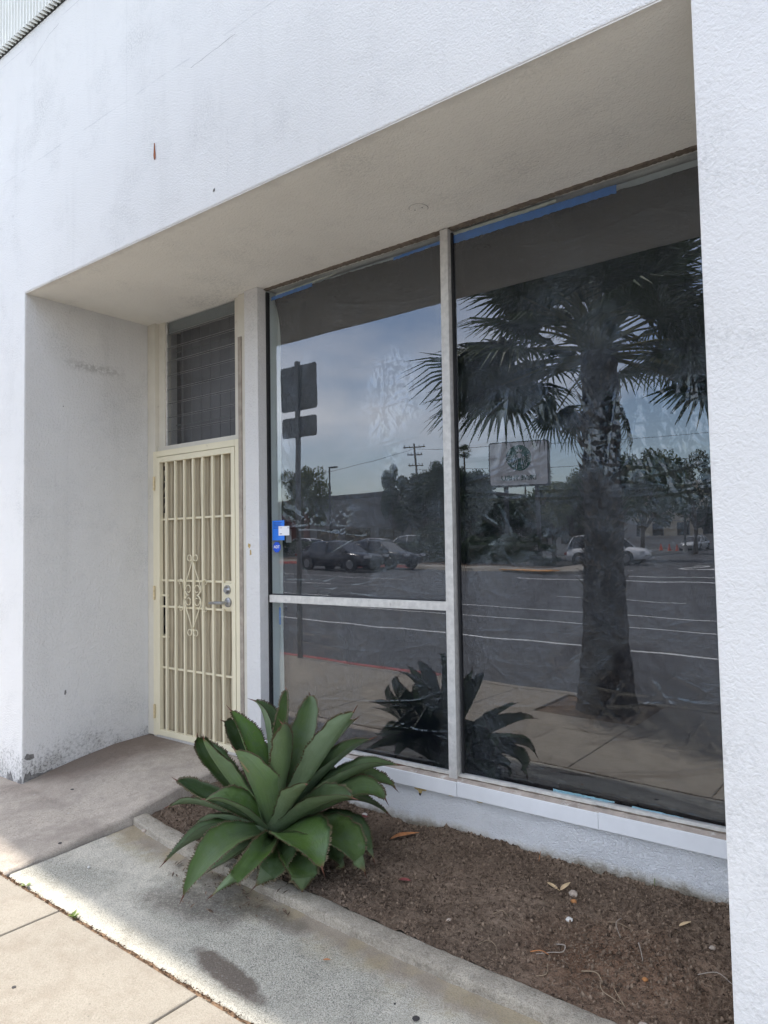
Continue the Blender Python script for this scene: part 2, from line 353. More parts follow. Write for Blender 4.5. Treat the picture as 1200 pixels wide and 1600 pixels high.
# ------------------------------------------------------------------ mesh helpers
def mesh_obj(name, verts, faces, mat, parent=None, smooth=False, mats=None, fm=None):
    me = bpy.data.meshes.new(name); me.from_pydata([tuple(v) for v in verts], [], [tuple(f) for f in faces])
    for q in (mats or [mat]): me.materials.append(q)
    if fm is not None: me.polygons.foreach_set('material_index', fm)
    if smooth: me.polygons.foreach_set('use_smooth', [True]*len(me.polygons))
    me.update()
    return link(name, me, parent)
def link(name, me, parent=None):
    o = bpy.data.objects.new(name, me); COL.objects.link(o)
    if parent: o.parent = parent
    return o
class B:
    """collects shapes for one mesh object"""
    def __init__(s): s.v = []; s.f = []; s.m = []
    def add(s, vs, fs, mi=0):
        k = len(s.v); s.v += [tuple(q) for q in vs]; s.f += [tuple(i+k for i in f) for f in fs]; s.m += [mi]*len(fs); return s
    def box(s, x0, x1, y0, y1, z0, z1, mi=0):
        return s.add([(x0,y0,z0),(x1,y0,z0),(x1,y1,z0),(x0,y1,z0),(x0,y0,z1),(x1,y0,z1),(x1,y1,z1),(x0,y1,z1)],
            [(0,3,2,1),(4,5,6,7),(0,1,5,4),(1,2,6,5),(2,3,7,6),(3,0,4,7)], mi)
    def tube(s, pts, r, n=8, mi=0, cap=True):
        pts = [Vector(p) for p in pts]; rs = r if hasattr(r, '__len__') else [r]*len(pts); vs = []; fs = []
        up = None
        for i, p in enumerate(pts):
            t = (pts[min(i+1, len(pts)-1)] - pts[max(i-1, 0)]).normalized()
            if up is None: up = Vector((0,0,1)) if abs(t.z) < .9 else Vector((1,0,0))
            a = t.cross(up)
            if a.length < 1e-5: a = t.cross(Vector((0,1,0)))
            a.normalize(); b = t.cross(a).normalized(); up = b.cross(t)*-1 if False else up
            for k in range(n):
                q = 2*PI*k/n; vs.append(p + (a*math.cos(q) + b*math.sin(q))*rs[i])
        for i in range(len(pts)-1):
            for k in range(n): fs.append((i*n+k, i*n+(k+1)%n, (i+1)*n+(k+1)%n, (i+1)*n+k))
        if cap: fs.append(tuple(range(n-1, -1, -1))); fs.append(tuple(range((len(pts)-1)*n, len(pts)*n)))
        return s.add(vs, fs, mi)
    def prism(s, poly, y0, y1, mi=0, axis='y'):
        """extrude a polygon of (a, b) pairs: axis y -> (x, z), axis z -> (x, y), axis x -> (y, z)"""
        P = {'y': lambda a, b, c: (a, c, b), 'z': lambda a, b, c: (a, b, c), 'x': lambda a, b, c: (c, a, b)}[axis]
        n = len(poly); vs = [P(a, b, y0) for a, b in poly] + [P(a, b, y1) for a, b in poly]
        fs = [tuple(range(n)), tuple(range(2*n-1, n-1, -1))] + [(i, i+n, (i+1) % n + n, (i+1) % n) for i in range(n)]
        return s.add(vs, fs, mi)
    def build(s, name, mat, parent=None, smooth=False, bevel=0, mats=None):
        o = mesh_obj(name, s.v, s.f, mat, parent, smooth, mats, s.m if mats else None)
        bm = bmesh.new(); bm.from_mesh(o.data); bmesh.ops.recalc_face_normals(bm, faces=bm.faces)
        if bevel: bmesh.ops.bevel(bm, geom=list(bm.edges), offset=bevel, segments=2, affect='EDGES', profile=.6)
        bm.to_mesh(o.data); bm.free(); return o
def grid_obj(name, X, Y, Z, mat, parent=None, smooth=True):
    ny, nx = X.shape; me = bpy.data.meshes.new(name)
    co = np.stack([X, Y, Z], -1).reshape(-1, 3).astype(np.float32)
    i = np.arange(ny*nx).reshape(ny, nx)
    q = np.stack([i[:-1, :-1], i[:-1, 1:], i[1:, 1:], i[1:, :-1]], -1).reshape(-1, 4)
    quads(me, co, q); me.materials.append(mat)
    if smooth: me.polygons.foreach_set('use_smooth', np.ones(len(q), bool))
    return link(name, me, parent)
def quads(me, co, q):
    k = q.shape[1]
    me.vertices.add(len(co)); me.vertices.foreach_set('co', co.astype(np.float32).ravel())
    me.loops.add(q.size); me.loops.foreach_set('vertex_index', q.astype(np.int32).ravel())
    me.polygons.add(len(q)); me.polygons.foreach_set('loop_start', np.arange(0, q.size, k, dtype=np.int32)); me.polygons.foreach_set('loop_total', np.full(len(q), k, np.int32))
    me.update(calc_edges=True); me.validate()
def vnoise(x, y, seed=0):
    r = np.random.default_rng(seed).random((256, 256)); xi = np.floor(x).astype(int); yi = np.floor(y).astype(int)
    fx = x-xi; fy = y-yi; fx = fx*fx*(3-2*fx); fy = fy*fy*(3-2*fy)
    g = lambda a, b: r[a % 256, b % 256]
    return (g(xi, yi)*(1-fx)+g(xi+1, yi)*fx)*(1-fy)+(g(xi, yi+1)*(1-fx)+g(xi+1, yi+1)*fx)*fy
def fbm(x, y, o=4, seed=0, g=.5):
    s = 0; a = 1; t = 0
    for k in range(o): s = s+a*vnoise(x*2**k+k*17.3, y*2**k-k*9.1, seed+k); t += a; a *= g
    return s/t
def tag(o, label=None, cat=None, group=None, kind=None):
    if label: o['label'] = label
    if cat: o['category'] = cat
    if group: o['group'] = group
    if kind: o['kind'] = kind
    return o
def empty(name, loc=(0,0,0), label=None, cat=None, group=None, rz=0):
    o = bpy.data.objects.new(name, None); COL.objects.link(o); o.location = loc; o.rotation_euler = (0,0,rz); o.empty_display_size = .1
    return tag(o, label, cat, group)
def copy_tree(o, parent=None):
    c = o.copy(); COL.objects.link(c)
    if parent: c.parent = parent
    for ch in [q for q in o.children]: copy_tree(ch, c)
    return c
def text_mesh(name, s, size, mat, parent=None, depth=.002, bold=0, align='CENTER'):
    cu = bpy.data.curves.new(name, 'FONT'); cu.body = s; cu.size = size; cu.extrude = depth; cu.offset = bold; cu.align_x = align; cu.align_y = 'CENTER'
    o = bpy.data.objects.new(name, cu); COL.objects.link(o)
    dg = bpy.context.evaluated_depsgraph_get(); me = bpy.data.meshes.new_from_object(o.evaluated_get(dg))
    bpy.data.objects.remove(o); me.materials.clear(); me.materials.append(mat); me.name = name
    return link(name, me, parent)

# ------------------------------------------------------------------ ground levels
def Zs(x):  return -.045-.022*max(-60, min(60, x))           # pavement
def Zr(x, y): return -.175-.022*max(-60, min(60, x))+.005*min(80, max(0, -y))   # street and everything beyond

# the street: a sheet that follows the gradient, then flat land to the horizon
xs = np.array([-1500,-600,-250,-120,-60,-40,-25,-15,-8,-3,0,3,8,15,25,40,60,120,250,600,1500.])
ys = np.array([-1500,-600,-300,-150,-80,-60,-45,-35,-25.9,-20,-14,-8,-2.98])
Xg, Yg = np.meshgrid(xs, ys)
Zg = np.vectorize(Zr)(Xg, Yg)
tag(grid_obj('road', Xg, Yg, Zg, MT['asphalt'], smooth=False), kind='structure')
ys2 = np.array([-3.1, 0, 12, 30, 200, 1500.]); Xh, Yh = np.meshgrid(xs, ys2)
tag(grid_obj('ground', Xh, Yh, np.vectorize(lambda a: Zs(a)-.22)(Xh), MT['earth'], smooth=False), kind='structure')

# painted markings (sheets 4 mm above the road)
def strip_mark(pts, wd, name='road_marking', mat=None, dz=.004):
    vs = []; fs = []
    for i, (x, y) in enumerate(pts):
        a = Vector(pts[max(0, i-1)]); b_ = Vector(pts[min(len(pts)-1, i+1)]); d = (b_-a).normalized(); n = Vector((-d.y, d.x))*wd/2
        for sgn in (1, -1):
            px, py = x+n.x*sgn, y+n.y*sgn; vs.append((px, py, Zr(px, py)+dz))
    for i in range(len(pts)-1): fs.append((2*i, 2*i+1, 2*i+3, 2*i+2))
    return tag(mesh_obj(name, vs, fs, mat or MT['paint']), kind='structure')
xl = [-60, -45, -30, -20, -12, -8, -4, 0, 4, 10, 20, 40, 60]
for y_, w_ in ((-6.7, .11), (-9.4, .08), (-11.4, .10)): strip_mark([(x, y_) for x in xl], w_)
for x0 in range(-40, 40, 12): strip_mark([(x0, -15.0), (x0+3.5, -15.0)], .1)
strip_mark([(-9.2, -22.6), (-4, -22.6), (0, -22.6), (6.5, -22.6)], .32)
strip_mark([(-7.8, -25.3), (-4, -25.3), (0, -25.3), (6.5, -25.3)], .26)
strip_mark([(x, -18.6) for x in xl if x < -9], .1)
strip_mark([(-6.9, -29.2), (-6.9, -29.9)], .1)
t = text_mesh('stop_marking', 'STOP', 2.3, MT['paint'], depth=0)
for v in t.data.vertices: v.co = Vector((v.co.x*.95-2.9, v.co.y*2.6-33.5, 0)); v.co.z = Zr(v.co.x, v.co.y)+.004
tag(t, kind='structure')

# ------------------------------------------------------------------ near pavement: slabs with real joints
sw = bpy.data.objects.new('sidewalk', None); COL.objects.link(sw); tag(sw, kind='structure')
JX = [-9.15,-8.2,-7.25,-6.3,-5.35,-4.4,-3.45,-2.5,-1.55,-.35,.05,1.02,1.62,2.57,3.52,4.47,5.42,6.37,7.32,8.27,9.2]
JY = [-.615, -1.60, -2.86]
g_ = .0035
def slab(name, x0, x1, y0, y1, parent, hole=None, nb=5):
    """a cast slab whose top follows the pavement fall, edges softened"""
    b = B()
    def ring(d, dz): return [(x0+d, y0+d, Zs(x0)+dz), (x1-d, y0+d, Zs(x1)+dz), (x1-d, y1-d, Zs(x1)+dz), (x0+d, y1-d, Zs(x0)+dz)]
    vs = ring(0, -.1)+ring(0, -.007)+ring(.003, -.002)+ring(.008, 0)
    fs = [(8+4, 9+4, 10+4, 11+4)]
    for k in range(3):
        for i in range(4): fs.append((k*4+i, k*4+(i+1) % 4, k*4+4+(i+1) % 4, k*4+4+i))
    return b.add(vs, fs).build(name, MT['walk'], parent)
for i in range(len(JX)-1):
    for j in range(2):
        x0, x1, y1, y0 = JX[i]+g_, JX[i+1]-g_, JY[j]-g_, JY[j+1]+g_
        if j == 1 and JX[i] == 1.62:      # tree well takes the kerb side of this bay
            slab('slab', x0, x1, -2.02, y1, sw); continue
        slab('slab', x0, x1, y0, y1, sw)
slab('slab', -60, -9.16, -2.86, -.62, sw); slab('slab', 9.21, 60, -2.86, -.62, sw)
# crack across one slab joint is the ragged joint itself; dirt packed in the joints
b = B()
for X in JX: b.add([(X-.006, -2.86, Zs(X)-.009), (X+.006, -2.86, Zs(X)-.009), (X+.006, -.61, Zs(X)-.009), (X-.006, -.61, Zs(X)-.009)], [(0,1,2,3)])
b.add([(-9, -1.606, Zs(-9)-.008), (9, -1.606, Zs(9)-.008), (9, -1.594, Zs(9)-.008), (-9, -1.594, Zs(-9)-.008)], [(0,1,2,3)])
tag(b.build('joint_dirt', MT['jointdirt'], sw), kind='stuff')
# kerb stones painted red on top
kb = bpy.data.objects.new('street_kerb', None); COL.objects.link(kb); tag(kb, kind='structure')
for i in range(-10, 10):
    x0, x1 = i*1.8+.003, i*1.8+1.797; zs = lambda x, d: Zs(x)+d
    b = B(); b.add([(x0,-2.98,Zs(x0)-.2),(x1,-2.98,Zs(x1)-.2),(x1,-2.865,Zs(x1)-.2),(x0,-2.865,Zs(x0)-.2),(x0,-2.98,Zs(x0)+.002),(x1,-2.98,Zs(x1)+.002),(x1,-2.865,Zs(x1)+.004),(x0,-2.865,Zs(x0)+.004)],
        [(0,3,2,1),(4,5,6,7),(0,1,5,4),(1,2,6,5),(2,3,7,6),(3,0,4,7)])
    b.build('kerb_stone', MT['redkerb'] if x0 < -.5 else MT['walk'], kb, bevel=.012)
# tree well soil
X, Y = np.meshgrid(np.linspace(1.63, 2.57, 60), np.linspace(-2.86, -2.02, 50))
tag(grid_obj('tree_well_soil', X, Y, -.045-.022*X-.03+.03*fbm(X*9, Y*9, 4, 3), MT['soil']), kind='structure')

# strip between joint and planter kerb: rises to the kerb
KX = [1.07, 1.30, 1.68, 2.05, 2.30, 2.75, 3.24, 3.77, 4.25]
KY = [.089, .045, .000, -.018, -.030, -.055, -.073, -.080, -.090]
def kout(x): return float(np.interp(x, KX, KY))
def kz(x): return -.004-.0125*(x-1.0)
xx = np.linspace(1.108, 5.6, 160); tt = np.linspace(0, 1, 40)
Xs, Ts = np.meshgrid(xx, tt)
y_out = np.interp(Xs, KX, KY); Ys = -.607+(y_out+.01+.607)*Ts
z0_ = -.045-.022*Xs; z1_ = (-.004-.0125*(Xs-1.0))-.038
Zz = z0_+(z1_-z0_)*Ts + (fbm(Xs*3, Ys*3, 3, 5)-.5)*.006
Zz[0, :] -= .02; Zz[-1, :] += .002
st = grid_obj('planter_strip', Xs, Ys, Zz, MT['strip']); tag(st, kind='structure')
# debris packed in the long joint
b = B()
vs = []; fs = []
for k in range(500):
    x = -1+8*k/499; wdt = .005+.004*random.random(); z = Zs(x)-.004; yc = -.612+.003*math.sin(k*.9)
    vs += [(x, yc-wdt, z), (x, yc+wdt, z+.002)]
for k in range(499): fs.append((2*k, 2*k+2, 2*k+3, 2*k+1))
b.add(vs, fs)
for k in range(900):
    x = random.uniform(-.3, 3.6); y = -.612+random.gauss(0, .005); z = Zs(x); a = random.uniform(0, PI); r = random.uniform(.002, .007)
    b.add([(x-r*math.cos(a), y-r*math.sin(a), z), (x+r*math.cos(a), y+r*math.sin(a), z), (x+.002, y+.002, z+.003+r*.4), (x-.3*r, y+.003, z+.001)], [(0,1,2),(0,2,3),(1,3,2)])
tag(b.build('joint_debris', MT['jointdirt']), kind='stuff')

# entry walkway: ramps up to the door
def walkz(x, y):
    return float(np.interp(y, [-.61, 0, .15, .42, .66, 1.1], [-.045, .0, .03, .078, .108, .122])) - .022*x*np.interp(y, [-.6, 0], [1, .2])
XX, YY = np.meshgrid(np.linspace(-.02, 1.085, 60), np.linspace(-.608, 1.05, 90))
XX = XX + np.where(XX > 1.0, (fbm(XX*2, YY*14, 3, 9)-.5)*.02, 0)
ZZ = np.vectorize(walkz)(XX, YY)+(fbm(XX*4, YY*4, 3, 8)-.5)*.004
ZZ[:, -1] -= .012; XX2 = np.concatenate([XX, XX[:, -1:]+.001], 1); YY2 = np.concatenate([YY, YY[:, -1:]], 1); ZZ2 = np.concatenate([ZZ, ZZ[:, -1:]-.32], 1)
ZZ2[0, :] -= .015
tag(grid_obj('entry_walkway', XX2, YY2, ZZ2, MT['ramp'], smooth=False), kind='structure')
# paving in front of the wall left of the entry
XX, YY = np.meshgrid(np.linspace(-9, -.02, 60), np.linspace(-.608, .02, 14))
tag(grid_obj('wall_foot_paving', XX, YY, -.045-.022*XX+(YY+.608)*.07*np.clip((XX+2)/2, 0, 1), MT['ramp']), kind='structure')

# planter kerb, cast in lengths, left end broken at the walkway, buried under the agave
ke = bpy.data.objects.new('planter_kerb', None); COL.objects.link(ke); tag(ke, kind='structure')
def kerb_piece(xa, xb, seed):
    n = max(8, int((xb-xa)/.02)); prof = [(-.004, -.12), (-.002, -.012), (.002, -.003), (.008, .0), (.045, .001), (.085, .002), (.095, -.004), (.100, -.02), (.102, -.14)]
    X = np.linspace(xa, xb, n); G = []
    for x in X:
        row = []
        for (d, z) in prof:
            wob = (fbm(np.array([x*25.]), np.array([d*60.]), 3, seed)[0]-.5)*.010+(fbm(np.array([x*5.]), np.array([d*9.]), 2, seed+9)[0]-.5)*.004
            row.append((x, kout(x)+d+wob, kz(x)+z+wob*.6))
        G.append(row)
    G = np.array(G); o = grid_obj('kerb_length', G[:, :, 0], G[:, :, 1], G[:, :, 2], MT['kerbc'], ke)
    return o
kerb_piece(1.10, 1.90, 3); kerb_piece(1.905, 5.6, 4)

# ------------------------------------------------------------------ soil bed
nx, ny = 560, 180
X, Y = np.meshgrid(np.linspace(1.08, 4.30, nx), np.linspace(0, 1, ny))
yo = np.interp(X, KX, KY)+.10
T = Y; Y = yo+(.955-yo)*T
def soil_z(X, Y, T):
    base = -.012-.0125*(X-1)
    wallprof = np.interp(X, [1.08, 1.5, 2.0, 2.25, 2.42, 2.62, 2.8, 3.1, 3.4, 3.6, 3.8, 4.0, 4.3], [.06, .035, -.002, -.015, -.03, .012, .008, .0, -.018, -.012, -.012, -.002, -.01])
    z = base*(1-T)+wallprof*T
    z = z-.028*np.exp(-((X-1.3)/.3)**2)*(1-T*.5)
    z += .035*np.exp(-(((X-2.72)/.28)**2+((Y-.80)/.10)**2))*.6
    z += (fbm(X*3.1, Y*3.1, 3, 21)-.5)*.05*np.clip(T*3, .15, 1)*np.clip((1-T)*6, .3, 1)
    z += (fbm(X*14, Y*14, 4, 31, .6)-.5)*.032
    z += (fbm(X*55, Y*55, 3, 41, .7)-.5)*.018
    z -= .02*np.exp(-(((X-3.72)/.05)**2+((Y-.22)/.04)**2))
    return z
Z = soil_z(X, Y, T)
soil = tag(grid_obj('planter_soil', X, Y, Z, MT['soil']), kind='structure')
def soil_at(x, y):
    yo_ = np.interp(x, KX, KY)+.10; t_ = (y-yo_)/(.955-yo_)
    return float(soil_z(np.array([[x]]), np.array([[y]]), np.array([[t_]]))[0, 0])

def debris(n, kind, seed):
    """many crumbs or fibres lying on the soil, one mesh"""
    r = np.random.default_rng(seed); x = r.uniform(1.12, 4.24, n); t = r.uniform(.0, .985, n)
    if kind == 'mulch': t = np.clip(t, .01, .99)
    yo_ = np.interp(x, KX, KY)+.10; y = yo_+(.955-yo_)*t
    z = soil_z(x, y, t)
    dens = fbm(x*2.2, y*2.2, 3, 77)+.25*t+.12*np.clip((x-2.4), 0, 1.6)
    keep = dens > r.uniform(.25, .85, n); x, y, z = x[keep], y[keep], z[keep]; n = len(x)
    if kind == 'clod':
        s = (.0014+.0028*r.random(n)**2+.012*r.random(n)**16)[:, None, None]
        base = np.array([[1,0,-.3],[-.5,.87,-.3],[-.5,-.87,-.3],[.1,.1,.9],[-.2,.3,.7]])
        v = base[None]*s*(1+.5*(r.random((n, 5, 3))-.5)); f = np.array([[0,1,3],[1,4,3],[1,2,4],[2,0,3],[2,3,4],[0,2,1]])
    else:
        L_ = (.006+.022*r.random(n)**2.2)[:, None]; wv = (.0006+.0010*r.random(n))[:, None]
        k = np.array([-1, -.33, .33, 1.])[None]; bend = r.uniform(-.45, .45, (n, 1))
        cx = k*L_/2*np.ones((n, 1)); cy = bend*L_*(k**2); cz = r.uniform(0, .35, (n, 1))*L_*(1+k)*.5+.0015
        a = np.stack([cx, cy-wv, cz], -1); b_ = np.stack([cx, cy+wv, cz+.0012], -1)
        v = np.stack([a, b_], 2).reshape(n, 8, 3); f = np.array([[0,2,3,1],[2,4,5,3],[4,6,7,5]])
    an = r.uniform(0, 2*PI, n); c, s_ = np.cos(an)[:, None], np.sin(an)[:, None]
    vx = v[..., 0]*c-v[..., 1]*s_; vy = v[..., 0]*s_+v[..., 1]*c
    co = np.stack([vx+x[:, None], vy+y[:, None], v[..., 2]+z[:, None]], -1)
    k = v.shape[1]; F = (f[None]+(np.arange(n)*k)[:, None, None]).reshape(-1, f.shape[1])
    me = bpy.data.meshes.new(kind); quads(me, co.reshape(-1, 3), F); return me
o = link('soil_crumbs', debris(60000, 'clod', 5)); o.data.materials.append(MT['clod']); tag(o, kind='stuff')
o = link('mulch_fibres', debris(24000, 'mulch', 6)); o.data.materials.append(MT['mulch']); tag(o, kind='stuff')

b = B(); bm_r = random.Random(12)
for k in range(420):
    x = bm_r.uniform(1.9, 4.2); y = .935-abs(bm_r.gauss(0, .018)); z = soil_at(x, y); r = bm_r.uniform(.004, .012)*bm_r.choice([.6, 1, 1])
    P = [(x+r*bm_r.uniform(.6, 1.1)*math.cos(a*PI/3), y+r*bm_r.uniform(.6, 1.1)*math.sin(a*PI/3)) for a in range(6)]
    v = [(p[0], p[1], z-.002) for p in P]+[(p[0]*.5+x*.5, p[1]*.5+y*.5, z+r*bm_r.uniform(.5, 1)) for p in P]
    b.add(v, [(i, (i+1) % 6, 6+(i+1) % 6, 6+i) for i in range(6)]+[(6, 7, 8, 9, 10, 11)])
tag(b.build('soil_clods', MT['clod']), kind='stuff')

# ------------------------------------------------------------------ the building
H = 3.19
bd = empty('storefront_building', (0, 0, 0), 'white stucco shop building with recessed entry, shop windows and fluted band above', 'building')
def wall_part(name, mat, x0, x1, y0, y1, z0, z1, bevel=.006):
    return B().box(x0, x1, y0, y1, z0, z1).build(name, mat, bd, bevel=bevel)
# left wall: front skin and the reveal wall in slightly greyer paint
B().prism([(-9,-.35),(0,-.35),(0,H+.006),(4.1975,H+.006),(4.1975,4.955),(-9,4.955)], 0, .3).build('front_wall', MT['wall'], bd, bevel=.007)
wall_part('reveal_wall', MT['reveal'], -.6, .0015, .0075, 1.2, -.35, H+.005, .003)
wall_part('lintel', MT['wall'], .0, 4.1975, .301, 1.4, H+.0065, 4.955, 0)
B().box(.0, 4.1975, .0035, 1.4, H, H+.006).build('soffit', MT['soffit'], bd)
# the pillar leans a hair, as its arris does in the photograph
pb = B(); pb.add([(4.206,-.004,-.4),(9,-.004,-.4),(9,1.4,-.4),(4.206,1.4,-.4),(4.186,-.004,4.955),(9,-.004,4.955),(9,1.4,4.955),(4.186,1.4,4.955)],
    [(0,3,2,1),(4,5,6,7),(0,1,5,4),(1,2,6,5),(2,3,7,6),(3,0,4,7)])
pb.build('pillar', MT['pillar'], bd, bevel=.009)
# chips and a patch at the foot of the left corner
def wchip(name, pts, x, mat):
    return B().prism(pts, x, x+.002, axis='x').build(name, MT[mat], bd)
MT['chipgrey'] = MT.get('chipgrey') or simple('bare_cement', (.20, .19, .18), .95, var=.4, vs=50, bs=90, bd=.004, obj=False)
wchip('paint_chip', [(.012,.155),(.03,.185),(.048,.175),(.075,.172),(.078,.145),(.05,.138),(.03,.142)], .0005, 'chipgrey')
wchip('paint_chip', [(.010,.02),(.02,.06),(.035,.052),(.05,.07),(.06,.04),(.10,.045),(.14,.035),(.2,.052),(.2,.035),(.01,.005)], .0004, 'chipgrey')
wchip('paint_chip', [(.28,.52),(.283,.545),(.293,.55),(.296,.53),(.288,.515)], .0004, 'chipgrey')
B().prism([(-.06,-.02),(-.05,.02),(-.035,.012),(-.02,.045),(-.004,.03),(-.004,-.03)], .0002, -.0025).build('paint_chip', MT['chipgrey'], bd)
B().prism([(-.20,-.03),(-.19,.045),(-.165,.03),(-.15,.055),(-.12,.012),(-.10,-.03)], .0002, -.0025).build('paint_chip', MT['chipgrey'], bd)
MT['crack'] = simple('hairline_crack', (.36, .35, .34), .95, obj=False)
def crack(pts, y, wd=.0016, ax='y'):
    b = B(); P = []
    for i in range(len(pts)-1):
        (a, c), (d, e) = pts[i], pts[i+1]
        for k in range(8): t = k/8; P.append((a+(d-a)*t+random.uniform(-.004, .004), c+(e-c)*t+random.uniform(-.004, .004)))
    P.append(pts[-1]); n = len(P); q = [(p[0], p[1]+wd*random.uniform(.3, 1)) for p in P]+[(p[0], p[1]-wd*random.uniform(.3, 1)) for p in P[::-1]]
    v = [((p[0], y, p[1]) if ax == 'y' else (y, p[0], p[1])) for p in q]
    f = [(i, i+1, 2*n-2-i, 2*n-1-i) for i in range(n-1)]
    return mesh_obj('hairline_crack', v, f, MT['crack'], bd)
crack([(1.75, 3.98), (2.1, 4.0)], -.0006); crack([(.05, 4.72), (.30, 4.82), (.42, 4.84)], -.0006)
crack([(2.02, 3.25), (2.04, 3.42), (2.03, 3.55)], -.0006)
crack([(.30, .30), (.36, .50), (.39, .62)], .0022, .0018, 'x'); crack([(.09, 1.9), (.10, 2.3)], .0022, .001, 'x')
for (x, z) in ((1.93, 3.27),): B().prism([(x-.006, z-.006), (x+.005, z-.004), (x+.006, z+.008), (x-.002, z+.006)], -.0003, -.004).build('stucco_nick', MT['chipgrey'], bd)
# upper wall behind the fluted band, roof slab and added shade eave
wall_part('upper_wall', MT['wall'], -9, 9, .06, .5, 4.957, 6.2, 0)
# fluted metal band: real corrugation
n = 9*90
xs_ = np.linspace(-5.5, 6.5, 12*24*4+1); ph = (np.arange(len(xs_)) % 4)
prof = np.where((ph == 0) | (ph == 1), -.046, -.002)
v = []; f = []
for i, x in enumerate(xs_): v += [(x, prof[i], 4.962), (x, prof[i], 6.15)]
for i in range(len(xs_)-1): f.append((2*i, 2*i+2, 2*i+3, 2*i+1))
k = len(v); v += [(-5.5, .058, 4.962), (6.5, .058, 4.962)]
v0 = len(v); 
for i, x in enumerate(xs_): v.append((x, .058, 4.962))
MT['flute'] = simple('fluted_white_metal', (.84, .84, .80), .6, var=.05, vs=3, obj=False)
mesh_obj('fluted_cladding', v, f, MT['flute'], bd)
# eave added out of view; outline follows the soft shade it throws on the pavement
B().prism([(-4.2, .6), (-3.9, -.40), (-3.4, -.50), (-2.75, -.54), (-2.05, -.60), (-.4, -.67), (9, -.84), (9, .6)], 6.2, 6.36, axis='z').build('added_shade_eave', MT['wall'], bd)
B().box(-9, 9, .3, 8, 6.18, 6.34).build('roof', MT['ledge'], bd)
B().box(-9, -8.9, .5, 8, -.3, 6.18).box(8.9, 9, 1.4, 8, -.3, 6.18).box(-9, 9, 7.9, 8, -.3, 6.18).build('outer_wall', MT['wall'], bd)
# interior shell behind the glass
B().box(-.6, 6.0, 4.0, 4.1, -.2, 3.6).box(-.6, 6, 1.4, 4.0, -.2, -.1).box(-.6, 6, 1.41, 4.0, 3.5, 3.6).box(5.9, 6.0, 1.41, 4.0, -.1, 3.5).box(-.6, -.5, 1.21, 4, -.1, 3.5).build('interior_shell', MT['inside'], bd)

# low wall under the windows, trim board in lengths, sloping ledge
rr = np.linspace(1.255, 4.205, 300); zz = np.linspace(-.25, .196, 40)
Xw, Zw = np.meshgrid(rr, zz); Yw = .938+(fbm(Xw*7, Zw*7, 3, 51)-.5)*.010-(.012*np.clip((.05-Zw)/.1, 0, 1))*fbm(Xw*5, Zw*0+3, 2, 4)
grid_obj('low_wall', Xw[::-1], Yw[::-1], Zw[::-1], MT['lowwall'], bd)
def ztrim(x): return .262-.0025*(x-1.6)-.0
cuts = [1.258, 1.90, 2.70, 3.45, 4.203]
for i in range(4):
    a, c = cuts[i]+.0012, cuts[i+1]-.0012; d = .0015*(i % 2)
    B().add([(a,.918-d,.188),(c,.918-d,.186),(c,.955,.186),(a,.955,.188),(a,.918-d,.262),(c,.918-d,.259),(c,.955,.261),(a,.955,.264)],
        [(0,3,2,1),(4,5,6,7),(0,1,5,4),(1,2,6,5),(2,3,7,6),(3,0,4,7)]).build('trim_board', MT['trimwhite'], bd, bevel=.0025)
B().prism([(.924, .262), (.972, .276), (.972, .24), (.924, .24)], 1.258, 4.203, axis='x').build('sill_ledge', MT['ledge'], bd)
# sealant bead and grime line on the ledge
b = B()
pts = [(x, .958+.002*random.random(), .274+.002*random.random()) for x in np.arange(1.3, 4.2, .03)]
b.tube(pts, [.002+.0035*random.random()**2 for _ in pts], 5); b.build('sealant_bead', MT['putty'], bd, True)

# pilaster between door and window (slim, front face and window-side face), with posts of the transom frame
wall_part('pilaster', MT['reveal'], 1.128, 1.256, .900, 1.3, .0, H-.001, .004)
def chip(name, cx, cz, y, r, n=11, sx=1., seed=0, mat='chip'):
    rd = random.Random(seed); P = []
    for k in range(n):
        a = 2*PI*k/n; q = r*rd.uniform(.55, 1.15); P.append((cx+q*math.cos(a)*sx, cz+q*math.sin(a)))
    return B().prism(P, y, y-.0015).build(name, MT[mat], bd)
chip('paint_chip', 1.160, 1.500, .9005, .020, seed=2, sx=.6); chip('paint_chip', 1.172, 1.455, .9005, .022, seed=3, sx=.5)
b = B(); zt, zb = .185, .150
P = [(1.880,.180),(1.888,.160),(1.91,.146),(1.94,.142),(1.97,.146),(1.985,.168),(2.005,.186),(1.992,.190),(1.968,.170),(1.955,.158),(1.93,.156),(1.91,.160),(1.90,.186)]
B().prism(P, .930, .9275).build('paint_chip', MT['chip'], bd)
P = [(2.42,.188),(2.43,.175),(2.45,.170),(2.456,.158),(2.47,.158),(2.475,.172),(2.50,.176),(2.51,.188)]
B().prism(P, .931, .9275).build('paint_chip', MT['chip'], bd)
P = [(2.455,.158),(2.458,.146),(2.466,.146),(2.470,.158)]
B().prism(P, .929, .926).build('rust_hole', MT['black'], bd)
for i, (x, z) in enumerate(((2.20,.185),(2.30,.187),(2.66,.183),(2.83,.184))): B().prism([(x-.03, .188), (x-.012, z-.004), (x+.01, z-.003), (x+.03, .188)], .932, .9275).build('paint_chip', MT['chip'], bd)
